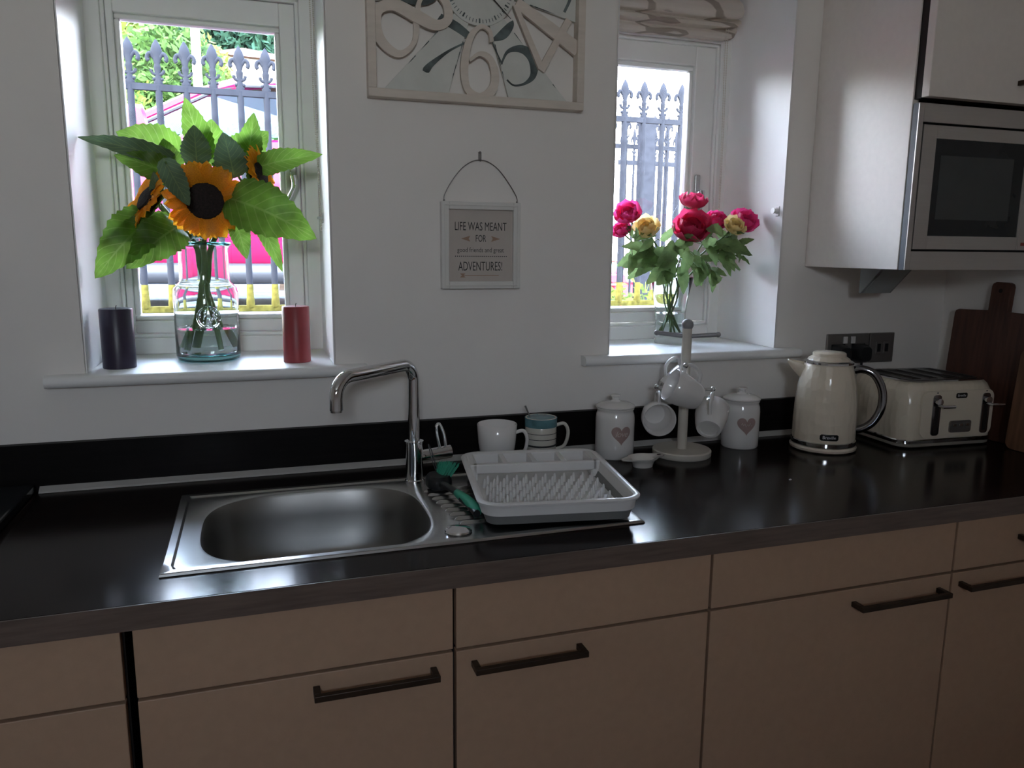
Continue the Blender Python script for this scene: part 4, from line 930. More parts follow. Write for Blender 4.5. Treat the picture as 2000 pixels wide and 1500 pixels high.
# ------------------------------------------------------------------ leaf builder
VIEW = Vector((0.05, -0.98, 0.15))
NH = {'v': VIEW, 'u': Vector((0, -0.45, 0.9)), 'r': Vector((0.75, -0.65, 0.1))}
def leaf_b(base, tip, width, nh, curl, fold, serr=0.04, nu=12, nv=6):
    base, tip = Vector(base), Vector(tip); X = tip - base; L_ = X.length; X.normalize()
    N_ = (NH[nh] if isinstance(nh, str) else Vector(nh)); N_ = (N_ - X * N_.dot(X)).normalized(); Y = N_.cross(X)
    mxw = 0.357 ** 0.5 * 0.643 ** 0.9
    def fn(u, v):
        t_ = u; s_ = 2 * v - 1
        w_ = (max(t_, 0.0005) ** 0.5 * max(1 - t_, 0) ** 0.9) / mxw * width / 2
        w_ *= 1 + (serr if int(u * nu + 0.5) % 2 else -serr) * (abs(s_) > 0.9)
        n_ = curl * L_ * (math.sin(PI * t_) * 0.7 - 0.25 * t_ * t_) + abs(s_) * w_ * fold - 0.05 * width * math.cos(t_ * 21) * abs(s_)
        return base + X * (t_ * L_) + Y * (s_ * w_) + N_ * n_
    return B().grid(fn, nu, nv)
SUNLEAF = [
    ((-0.304, 0.16, 1.616), (-0.501, 0.1, 1.657), 0.046, 'v', 0.12, 0.45, 'D'),
    ((-0.299, 0.2, 1.632), (-0.436, 0.18, 1.682), 0.092, 'v', 0.25, 0.15, 'L'),
    ((-0.305, 0.15, 1.581), (-0.432, 0.1, 1.622), 0.066, 'v', 0.15, 0.20, 'L'),
    ((-0.328, 0.035, 1.613), (-0.278, -0.005, 1.51), 0.050, 'v', -0.10, 0.30, 'D'),
    ((-0.359, 0.13, 1.496), (-0.48, 0.05, 1.36), 0.105, 'v', 0.30, 0.20, 'L'),
    ((-0.309, 0.12, 1.474), (-0.415, 0.04, 1.38), 0.098, 'v', 0.25, 0.25, 'L'),
    ((-0.317, 0.13, 1.474), (-0.461, 0.06, 1.442), 0.070, 'v', 0.20, 0.30, 'L'),
    ((-0.249, 0.17, 1.619), (-0.285, 0.15, 1.76), 0.064, 'v', 0.10, 0.40, 'L'),
    ((-0.266, 0.13, 1.607), (-0.267, 0.11, 1.695), 0.066, 'v', 0.10, 0.15, 'D'),
    ((-0.236, 0.19, 1.614), (-0.232, 0.17, 1.719), 0.082, 'v', 0.15, 0.20, 'L'),
    ((-0.186, 0.1, 1.581), (-0.205, 0.08, 1.679), 0.074, 'v', 0.15, 0.20, 'D'),
    ((-0.158, 0.17, 1.615), (-0.137, 0.14, 1.734), 0.058, 'v', 0.20, 0.40, 'L'),
    ((-0.193, 0.18, 1.618), (-0.106, 0.17, 1.698), 0.085, 'v', 0.15, 0.15, 'L'),
    ((-0.143, 0.13, 1.606), (0.006, 0.05, 1.638), 0.056, 'v', 0.15, 0.30, 'L'),
    ((-0.208, 0.08, 1.537), (-0.015, 0.02, 1.449), 0.122, 'v', 0.25, 0.20, 'L'),
    ((-0.138, 0.14, 1.489), (-0.089, 0.1, 1.37), 0.040, 'v', 0.20, 0.40, 'L'),
    ((-0.189, 0.1, 1.487), (-0.168, 0.07, 1.399), 0.046, 'v', 0.10, 0.30, 'L'),
    ((-0.322, 0.16, 1.433), (-0.208, 0.13, 1.45), 0.055, 'u', 0.10, 0.30, 'D'),
    ((-0.22, 0.22, 1.609), (-0.164, 0.21, 1.691), 0.080, 'v', 0.10, 0.20, 'L'),
    ((-0.349, 0.1, 1.523), (-0.353, 0.08, 1.588), 0.030, 'v', 0.10, 0.30, 'D'),
    ((-0.32, 0.19, 1.614), (-0.402, 0.17, 1.613), 0.070, 'v', 0.10, 0.20, 'L'),
    ((-0.369, 0.16, 1.474), (-0.433, 0.14, 1.495), 0.070, 'v', 0.10, 0.20, 'L'),
    ((-0.176, 0.16, 1.525), (-0.072, 0.13, 1.538), 0.070, 'v', 0.10, 0.20, 'L'),
    ((-0.319, 0.16, 1.584), (-0.336, 0.15, 1.668), 0.060, 'v', 0.10, 0.20, 'L'),
]
ROSES = [
    ((0.856, 0.19, 1.536), 0.0391, 'P'),
    ((0.897, 0.15, 1.496), 0.0373, 'Y'),
    ((1.057, 0.17, 1.577), 0.0398, 'R'),
    ((1.02, 0.11, 1.5), 0.0546, 'R'),
    ((1.122, 0.14, 1.521), 0.0324, 'P'),
    ((1.129, 0.06, 1.5), 0.0314, 'Y'),
    ((1.181, 0.09, 1.518), 0.0393, 'P'),
    ((0.842, 0.2, 1.489), 0.0291, 'P'),
]
ROSELEAF = [
    ((0.932, 0.17, 1.411), (0.819, 0.14, 1.439)),
    ((0.915, 0.14, 1.44), (0.837, 0.11, 1.404)),
    ((0.935, 0.13, 1.404), (0.802, 0.1, 1.383)),
    ((0.921, 0.12, 1.418), (0.842, 0.1, 1.355)),
    ((0.947, 0.12, 1.383), (0.872, 0.09, 1.335)),
    ((0.944, 0.15, 1.454), (0.979, 0.13, 1.497)),
    ((0.949, 0.1, 1.44), (0.973, 0.07, 1.405)),
    ((1.006, 0.1, 1.426), (0.968, 0.07, 1.356)),
    ((1.015, 0.1, 1.412), (1.057, 0.07, 1.363)),
    ((1.081, 0.1, 1.427), (1.112, 0.06, 1.441)),
    ((1.09, 0.09, 1.448), (1.175, 0.04, 1.416)),
    ((1.091, 0.09, 1.42), (1.116, 0.05, 1.357)),
    ((1.063, 0.1, 1.441), (1.074, 0.06, 1.385)),
    ((0.984, 0.1, 1.384), (0.979, 0.07, 1.307)),
    ((0.957, 0.11, 1.398), (0.927, 0.08, 1.328)),
    ((1.039, 0.11, 1.383), (1.041, 0.08, 1.327)),
    ((1.11, 0.06, 1.469), (1.138, 0.03, 1.476)),
    ((0.988, 0.1, 1.468), (1.019, 0.07, 1.454)),
    ((0.932, 0.16, 1.475), (0.858, 0.14, 1.453)),
    ((1.025, 0.12, 1.455), (0.944, 0.09, 1.426)),
    ((1.053, 0.12, 1.405), (1.094, 0.08, 1.398)),
    ((0.904, 0.18, 1.425), (0.82, 0.17, 1.382)),
    ((0.911, 0.16, 1.396), (0.839, 0.14, 1.347)),
    ((1.075, 0.1, 1.376), (1.072, 0.07, 1.31)),
    ((0.961, 0.09, 1.412), (0.89, 0.06, 1.371)),
    ((0.996, 0.08, 1.391), (1.013, 0.05, 1.35)),
    ((1.06, 0.11, 1.462), (1.085, 0.1, 1.484)),
    ((0.858, 0.19, 1.496), (0.865, 0.17, 1.46)),
    ((0.881, 0.077, 1.456), (0.842, 0.082, 1.422)),
    ((1.153, 0.124, 1.399), (1.122, 0.072, 1.429)),
    ((0.9, 0.153, 1.46), (0.9, 0.114, 1.396)),
    ((1.119, 0.143, 1.454), (1.08, 0.118, 1.395)),
    ((1.132, 0.121, 1.469), (1.037, 0.064, 1.486)),
    ((0.99, 0.125, 1.446), (1.03, 0.074, 1.457)),
    ((1.146, 0.121, 1.422), (1.178, 0.083, 1.447)),
    ((1.052, 0.151, 1.418), (1.028, 0.054, 1.372)),
    ((0.84, 0.117, 1.415), (0.81, 0.077, 1.36)),
    ((1.184, 0.133, 1.466), (1.094, 0.072, 1.431)),
    ((0.972, 0.16, 1.386), (0.888, 0.058, 1.335)),
    ((0.832, 0.094, 1.453), (0.828, 0.076, 1.488)),
    ((0.907, 0.16, 1.425), (0.96, 0.126, 1.401)),
    ((1.114, 0.167, 1.371), (1.144, 0.112, 1.356)),
    ((0.957, 0.099, 1.365), (0.883, 0.065, 1.39)),
    ((0.967, 0.103, 1.443), (0.883, 0.051, 1.395)),
    ((0.829, 0.099, 1.46), (0.818, 0.058, 1.489)),
    ((1.141, 0.076, 1.441), (1.15, 0.064, 1.393)),
    ((1.044, 0.095, 1.45), (1.134, 0.13, 1.428)),
    ((0.893, 0.169, 1.421), (0.858, 0.088, 1.453)),
    ((0.894, 0.095, 1.426), (0.972, 0.121, 1.405)),
    ((1.1, 0.094, 1.425), (1.143, 0.067, 1.405)),
    ((0.929, 0.163, 1.381), (0.928, 0.095, 1.342)),
    ((1.194, 0.149, 1.444), (1.227, 0.11, 1.462)),
    ((1.018, 0.16, 1.446), (1.02, 0.124, 1.381)),
    ((0.96, 0.152, 1.397), (0.946, 0.092, 1.433)),
    ((1.083, 0.166, 1.395), (1.01, 0.056, 1.331)),
    ((1.198, 0.16, 1.385), (1.102, 0.06, 1.408)),
    ((1.177, 0.134, 1.415), (1.209, 0.096, 1.389)),
    ((1.116, 0.162, 1.375), (1.058, 0.051, 1.331)),
    ((1.156, 0.158, 1.467), (1.139, 0.094, 1.503)),
    ((1.158, 0.159, 1.458), (1.094, 0.112, 1.484)),
    ((0.994, 0.129, 1.403), (1.024, 0.089, 1.386)),
    ((1.147, 0.147, 1.415), (1.156, 0.092, 1.37)),
]
def leaf_uv(o, nu, nv):
    me = o.data; uv = me.uv_layers.new(name='leaf')
    for lp in me.loops:
        k = lp.vertex_index; uv.data[lp.index].uv = ((k % (nu + 1)) / nu, (k // (nu + 1)) / nv)
    return o
def local(b, o):
    b.v = [v - o for v in b.v]; return b

# ------------------------------------------------------------------ sunflower vase
VC = Vector((-0.266, 0.166, 1.1572))
t = thing('glass_vase', 'clear aqua glass apothecary vase half full of water', 'vase', VC)
outp = [(0.001, 0), (0.064, 0), (0.071, 0.003), (0.0735, 0.012), (0.0735, 0.158), (0.071, 0.172), (0.062, 0.182), (0.0575, 0.186), (0.0565, 0.195), (0.0560, 0.262), (0.0585, 0.270), (0.0640, 0.274)]
inp = [(0.0640, 0.277), (0.0560, 0.274), (0.0530, 0.262), (0.0535, 0.195), (0.055, 0.186), (0.066, 0.170), (0.0700, 0.157), (0.0700, 0.020), (0.066, 0.014), (0.001, 0.012)]
vb = part('vase_body', B().lathe(outp + inp, 56), GLASSV, t, smooth=True, angle=70)
vb.data.materials.append(GLASSA)
for p_ in vb.data.polygons:
    zc_ = sum(vb.data.vertices[i].co.z for i in p_.vertices) / len(p_.vertices)
    if zc_ < 0.014 or zc_ > 0.272: p_.material_index = 1
part('aqua_foot', B().lathe([(0.001, 0.0125), (0.062, 0.0125), (0.066, 0.0145), (0.066, 0.0165), (0.001, 0.0165)], 48), GLASSA, t, smooth=True, label='thick aqua glass foot')
part('rim_ring', B().tube([(0.0615 * math.cos(2 * PI * k / 48), 0.0615 * math.sin(2 * PI * k / 48), 0.277) for k in range(48)], 0.0028, 8, closed=True), GLASSA, t, smooth=True)
part('water', B().lathe([(0.001, 0.018), (0.0685, 0.0205), (0.0692, 0.024), (0.0692, 0.076), (0.001, 0.076)], 56), WATER, t, smooth=True)
b = B(); av = math.radians(-84)
def vfn(u, v, off=0.0): a = av + u / 0.0735; return ((0.0738 + off) * math.cos(a), (0.0738 + off) * math.sin(a), 0.107 + v)
b.tube([vfn(0.026 * math.cos(2 * PI * k / 40), 0.026 * math.sin(2 * PI * k / 40)) for k in range(40)], 0.0013, 6, closed=True)
b.tube([vfn(0.022 * math.cos(2 * PI * k / 40), 0.022 * math.sin(2 * PI * k / 40)) for k in range(40)], 0.0008, 6, closed=True)
rn = random.Random(5)
for k in range(46):
    a = rn.uniform(0, 2 * PI); q = 0.019 * math.sqrt(rn.random()); b.ball(vfn(q * math.cos(a), q * math.sin(a)), rn.uniform(0.0010, 0.0022), 6, 4)
part('embossed_seal', b, GLASSV, t, smooth=True)

# ------------------------------------------------------------------ sunflowers
petm = B().grid(lambda u, v: (u, (2 * v - 1) * 0.27 * (max(u, 0.002) ** 0.45) * (max(1 - u, 0) ** 0.55) * 1.75, 0.10 * math.sin(PI * u) - 0.05 * u + 0.05 * abs(2 * v - 1)), 7, 4).mesh('petal', True, 80)
petm.materials.append(PETAL)
sepm = B().grid(lambda u, v: (u, (2 * v - 1) * 0.30 * (1 - u) ** 0.8 * 0.9, -0.1 * math.sin(PI * u)), 4, 2).mesh('sepal', True, 80); sepm.materials.append(LEAF)
LM = {'L': LEAF, 'D': LEAFD}
def sunflower(label, stem_pts, head, face, r_disc, r_out, leaves, nm='sunflower', stem_r=0.0065):
    base = Vector(stem_pts[0]); r = thing(nm, label, 'sunflower' if head else 'foliage', base, 0, 'stems in the aqua vase')
    sp = catmull(stem_pts, 8)
    b = B().tube(sp, [stem_r] * len(sp), 10)
    for k in leaves:                                    # leaf stalks grow from the stem
        lb = Vector(SUNLEAF[k][0]); q = min(sp[len(sp) // 2:], key=lambda p: (p - lb).length + max(0, p.z - lb.z) * 2)
        if (q - lb).length > 0.004: b.tube(catmull([q, (q + lb) / 2 + Vector((0, 0, -0.006)), lb + (Vector(SUNLEAF[k][1]) - lb) * 0.08], 4), [0.0032] * 8 + [0.0020], 7)
    part('stem', local(b, base), STEM, r, smooth=True)
    if head:
        M = Matrix.Translation(-base) @ frame(head, (0.2, 0, 1), face)
        d = obj('seed_disc', B().lathe([(0.001, 0.010), (r_disc * 0.5, 0.012), (r_disc * 0.9, 0.007), (r_disc, -0.001), (r_disc * 0.8, -0.014), (0.009, -0.024), (0.001, -0.024)], 40).mesh('seed_disc', True), SEEDS, r, M)
        rr = random.Random(int(r_out * 1e4))
        for ring_, n_, sc, tilt in ((0, 23, 1.0, 0.16), (1, 21, 0.96, 0.30)):
            for k in range(n_):
                a = 2 * PI * (k + 0.5 * ring_ + rr.uniform(-0.2, 0.2)) / n_; ln = (r_out - r_disc * 0.80) * sc * rr.uniform(0.9, 1.08)
                Mp = M @ Matrix.Rotation(a, 4, 'Z') @ Matrix.Translation((r_disc * 0.80, 0, -0.002 - 0.001 * ring_)) @ Matrix.Rotation(-tilt + rr.uniform(-0.12, 0.12) + 0.2 * ring_, 4, 'Y') @ Matrix.Rotation(rr.uniform(-0.25, 0.25), 4, 'X') @ Matrix.Diagonal((ln, ln * 1.1, ln, 1))
                obj('petal', petm, None, r, Mp)
        for k in range(14):
            a = 2 * PI * k / 14; Mp = M @ Matrix.Rotation(a, 4, 'Z') @ Matrix.Translation((r_disc * 0.55, 0, -0.018)) @ Matrix.Rotation(-0.2, 4, 'Y') @ Matrix.Diagonal((0.045, 0.035, 0.04, 1))
            obj('sepal', sepm, None, r, Mp)
    for k in leaves:
        s = SUNLEAF[k]; leaf_uv(part('leaf', local(leaf_b(s[0], s[1], s[2], s[3], s[4], s[5], 0.05, 22, 10), base), LM[s[6]], r, smooth=True, angle=180), 22, 10)
    return r
sunflower('large sunflower facing the room with its dark seed disc', [(-0.305, 0.150, 1.182), (-0.268, 0.158, 1.36), (-0.262, 0.150, 1.44), (-0.252, 0.120, 1.51), (-0.251, 0.096, 1.527)], (-0.251, 0.074, 1.527), (0.06, -0.97, -0.08), 0.042, 0.088, [3, 5, 14, 16, 17, 22])
sunflower('sunflower turned sideways towards the plum candle', [(-0.222, 0.186, 1.182), (-0.272, 0.172, 1.36), (-0.282, 0.165, 1.43), (-0.330, 0.150, 1.49), (-0.350, 0.128, 1.518)], (-0.372, 0.100, 1.530), (-0.76, -0.36, 0.50), 0.032, 0.075, [4, 6, 19, 21])
sunflower('small sunflower turned towards the window handle', [(-0.286, 0.200, 1.182), (-0.258, 0.176, 1.36), (-0.246, 0.172, 1.43), (-0.185, 0.160, 1.54), (-0.150, 0.150, 1.575)], (-0.130, 0.118, 1.592), (0.86, -0.36, 0.22), 0.030, 0.068, [12, 13, 15])
sunflower('leafy green stem rising behind the large sunflower, with broad leaves spreading over the vase', [(-0.240, 0.135, 1.182), (-0.270, 0.180, 1.37), (-0.268, 0.186, 1.44), (-0.285, 0.180, 1.55), (-0.290, 0.180, 1.62)], None, None, 0, 0, [0, 1, 2, 7, 8, 20, 23], 'leafy_stem', 0.0055)
sunflower('leafy green stem with pale upright leaves between the sunflower heads', [(-0.305, 0.190, 1.182), (-0.258, 0.188, 1.37), (-0.248, 0.192, 1.44), (-0.225, 0.190, 1.54), (-0.215, 0.180, 1.60)], None, None, 0, 0, [9, 10, 11, 18], 'leafy_stem', 0.0055)

# ------------------------------------------------------------------ rose vase and roses
RC = Vector((1.006, 0.186, 1.1572))
t = thing('rose_vase', 'clear flared glass vase with a heavy base holding the roses', 'vase', RC)
part('vase_body', B().lathe([(0.001, 0), (0.043, 0), (0.0445, 0.002), (0.0445, 0.020), (0.0435, 0.026), (0.0430, 0.045), (0.0445, 0.09), (0.051, 0.14), (0.062, 0.192), (0.0605, 0.1935), (0.0485, 0.14), (0.0420, 0.09), (0.0405, 0.045), (0.040, 0.028), (0.001, 0.024)], 48), GLASSV, t, smooth=True, angle=60)
part('water', B().lathe([(0.001, 0.0255), (0.0385, 0.029), (0.0396, 0.045), (0.0412, 0.088), (0.001, 0.088)], 40), WATER, t, smooth=True)
rpet = B().grid(lambda u, v: ((2 * u - 1) * 0.55 * math.sin(min(PI * 0.92, 0.35 + 2.3 * v)), 0.30 * (2 * u - 1) ** 2 * (0.4 + v) * 0.6 - 0.16 * math.sin(v * 2.6) + 0.22 * max(0, v - 0.75), v), 6, 7).mesh('rose_petal', True, 80)
ROSEM = {'P': RPINK, 'Y': RYEL, 'R': RRED}; RPM = {}
for k, m in ROSEM.items():
    RPM[k] = rpet.copy(); RPM[k].materials.append(m)
lf_of = {i: [] for i in range(len(ROSES))}
for i, (lb, lt) in enumerate(ROSELEAF):
    j = min(range(len(ROSES)), key=lambda q: (Vector(ROSES[q][0]) - Vector(lb)).length + 0.03 * len(lf_of[q])); lf_of[j].append(i)
RLAB = ['bright magenta pink rose next to the open pale yellow rose', 'open pale yellow rose next to the bright magenta pink rose', 'deep pink rose held above the others', 'large dark red rose low in the middle of the bunch', 'small pink rose half hidden beside the dark red rose', 'yellow rose bud in front of the ruffled pink rose', 'ruffled pink rose just behind the yellow rose bud', 'small pink rose drooping under the bright magenta pink rose']
for i, (hp_, rad, kind) in enumerate(ROSES):
    rad *= 1.05; H = Vector(hp_); out = H - Vector((1.006, 0.16, 1.33))
    axis = (out.normalized() * 0.55 + Vector((-0.35, -0.65, 0.0)) * (0.9 if kind != 'R' or i == 3 else 0.4) + Vector((0, 0, 0.35))).normalized()
    a = i * 2.4; foot = RC + Vector((0.024 * math.cos(a), 0.024 * math.sin(a), 0.031)); neck = RC + Vector((-0.020 * math.cos(a), -0.020 * math.sin(a), 0.15))
    col = H - axis * rad * 0.75
    base = foot
    r = thing('rose', RLAB[i], 'rose', base, 0, 'roses in the flared vase')
    sp = catmull([foot, neck, neck * 0.45 + col * 0.55 + Vector((0, 0, 0.012)), col], 8)
    b = B().tube(sp, [0.0026] * len(sp), 7)
    for k in lf_of[i]:
        lb = Vector(ROSELEAF[k][0]); q = min(sp[8:], key=lambda p: (p - lb).length)
        b.tube(catmull([q, (q + lb) / 2 + Vector((0, 0, 0.006)), lb], 3), 0.0013, 5)
    part('stem', local(b, base), STEM, r, smooth=True)
    M = Matrix.Translation(-base) @ frame(col, (1, 0, 0.3), axis); rr = random.Random(i + 11)
    for n_, tilt, sc in ((3, 0.10, 0.62), (5, 0.28, 0.80), (5, 0.55, 0.95), (6, 0.95, 1.05)):
        for k in range(n_):
            s_ = rad * 1.15 * sc * rr.uniform(0.92, 1.08)
            Mp = M @ Matrix.Rotation(2 * PI * (k + rr.uniform(-0.15, 0.15)) / n_ + n_, 4, 'Z') @ Matrix.Translation((0, -rad * 0.10, 0)) @ Matrix.Rotation(tilt + rr.uniform(-0.1, 0.1), 4, 'X') @ Matrix.Diagonal((s_ * 0.95, s_ * 0.95, s_, 1))
            obj('petal', RPM[kind], None, r, Mp)
    for k in range(5):
        a = 2 * PI * k / 5; obj('sepal', sepm, None, r, M @ Matrix.Rotation(a, 4, 'Z') @ Matrix.Rotation(-0.4, 4, 'Y') @ Matrix.Diagonal((rad * 0.7, rad * 0.4, rad, 1)))
    for k in lf_of[i]:
        lb, lt = Vector(ROSELEAF[k][0]), Vector(ROSELEAF[k][1]); L_ = (lt - lb).length
        nh = (Vector((0.1, -0.8, 0.5)) + Vector((rr.uniform(-0.4, 0.4), 0, rr.uniform(-0.4, 0.4))))
        leaf_uv(part('leaf', local(leaf_b(lb, lt, max(0.021, L_ * 0.42), nh, 0.12, 0.25, 0.05, 12, 6), base), RLEAF, r, smooth=True, angle=180), 12, 6)
# ------------------------------------------------------------------ outside: ground
ROADZ = 1.02
ASPH = mat('road_asphalt', (0.085, 0.084, 0.090), 0.9, var=0.25, scale=40, bump=0.5, bscale=120, spec=0.1)
GRASS = mat('grass_bank', (0.10, 0.14, 0.03), 0.95, var=0.35, scale=3)
STONE = mat('area_wall_stone', (0.13, 0.12, 0.105), 0.9, var=0.3, scale=12)
def gz(x, y):
    fall = max(0.0, min(1.0, (x - 2.2) / 2.6)) * 1.06
    hill = max(0.0, y - 6.5) * 0.21 * max(0.0, min(1.0, (3.5 - x) / 3.0))
    return ROADZ - fall + hill
struct('ground', B().grid(lambda u, v: (-14 + 34 * u, 1.45 + 6.0 * v, gz(-14 + 34 * u, 1.45 + 6.0 * v)), 68, 12), ASPH, smooth=True)
struct('ground_hill', B().grid(lambda u, v: (-30 + 70 * u, 7.45 + 32.0 * v, gz(-30 + 70 * u, 7.45 + 32.0 * v)), 70, 32), GRASS, smooth=True)
struct('ground_area', B().box(-14, 20, WT + 0.01, 1.14, -0.4, -0.1), STONE)
aw = thing('area_wall', 'low stone kerb wall carrying the iron railing outside', 'wall', (0.6, 1.3, -0.3))
part('wall_core', B().box(-8, 12, -0.15, 0.15, 0, 1.43), STONE, aw)
cop = B().box(0, 0.596, -0.17, 0.17, 1.43, 1.468).mesh('coping_stone'); cop.materials.append(STONE)
for k in range(8):
    o = obj('coping_stone', cop, None, aw); o.location = (-1.6 + 0.6 * k, 0, 0)

# ------------------------------------------------------------------ iron railings
barm = B().tube([(0, 0, 0), (0, 0, 0.80)], 0.0118, 10).mesh('bar', True); barm.materials.append(IRON)
footm = B().lathe([(0.015, -0.003), (0.0165, 0.0), (0.0135, 0.040), (0.0122, 0.085)], 10).mesh('lichen_foot', True); footm.materials.append(LICHEN)
b = B()
def flat(prof_, y=0.45):                       # spear blade: ellipse sections
    return [[(w_ * math.cos(2 * PI * k / 10), w_ * y * math.sin(2 * PI * k / 10), z) for k in range(10)] for z, w_ in prof_]
b.loops(flat([(0.0, 0.013), (0.012, 0.016), (0.02, 0.011), (0.04, 0.009), (0.062, 0.012), (0.066, 0.012), (0.072, 0.009), (0.10, 0.016), (0.118, 0.0195), (0.136, 0.014), (0.152, 0.005), (0.157, 0.0008)], 0.6), True, True)
for s in (-1, 1):
    b.tube(catmull([(s * 0.004, 0, 0.076), (s * 0.010, 0, 0.096), (s * 0.020, 0, 0.108), (s * 0.029, 0, 0.102), (s * 0.031, 0, 0.090), (s * 0.026, 0, 0.083)], 4), [0.006] * 4 + [0.0078] * 8 + [0.0074] * 8 + [0.005], 7)
    b.tube(catmull([(s * 0.004, 0, 0.038), (s * 0.012, 0, 0.040), (s * 0.019, 0, 0.047), (s * 0.020, 0, 0.054)], 4), [0.0055] * 9 + [0.006] * 4, 7)
    b.ball((s * 0.013, 0, 0.022), 0.0065, 7, 5)
finm = b.mesh('fleur_finial', True, 60); finm.materials.append(IRON)
def railing(name, label, y, x0, n, sp, zb, sc=1.0, rail_ext=0.05):
    r = thing(name, label, 'railing', (x0, y, zb)); Ln = sp * (n - 1)
    part('bottom_rail', B().box(-rail_ext, Ln + rail_ext, -0.012, 0.012, 0.008 * sc, 0.030 * sc), LICHEN, r)
    part('top_rail', B().box(-rail_ext, Ln + rail_ext, -0.010, 0.010, 0.793 * sc, 0.815 * sc), IRON, r)
    for k in range(n):
        bo_ = obj('bar', barm, None, r, Matrix.Translation((k * sp, 0, 0.010 * sc)) @ Matrix.Diagonal((1, 1, sc, 1)))
        obj('fleur_finial', finm, None, bo_, Matrix.Translation((0, 0, 0.800)))
        obj('lichen_foot', footm, None, bo_, Matrix.Translation((0, 0, 0.015)))
    return r
railing('iron_railing', 'grey iron railing with fleur-de-lis tips close outside both windows', 1.30, -0.445 - 4 * 0.0914, 29, 0.0914, 1.176)
railing('iron_railing', 'second fleur-de-lis railing with a square post, seen through the rose window', 3.25, 2.14, 14, 0.110, 1.05, 1.36)
pst = thing('railing_post', 'square iron gate post standing among the railings outside the rose window', 'post', (2.44, 3.10, 0.95))
part('shaft', B().box(-0.045, 0.045, -0.045, 0.045, 0, 1.34), IRON, pst, bevel=0.004)
part('cap', B().box(-0.052, 0.052, -0.052, 0.052, 1.34, 1.365), IRON, pst, bevel=0.004)
railing('iron_railing', 'distant fleur-de-lis railing standing beyond the square iron gate post', 5.2, 3.3, 12, 0.115, 0.62, 2.05)

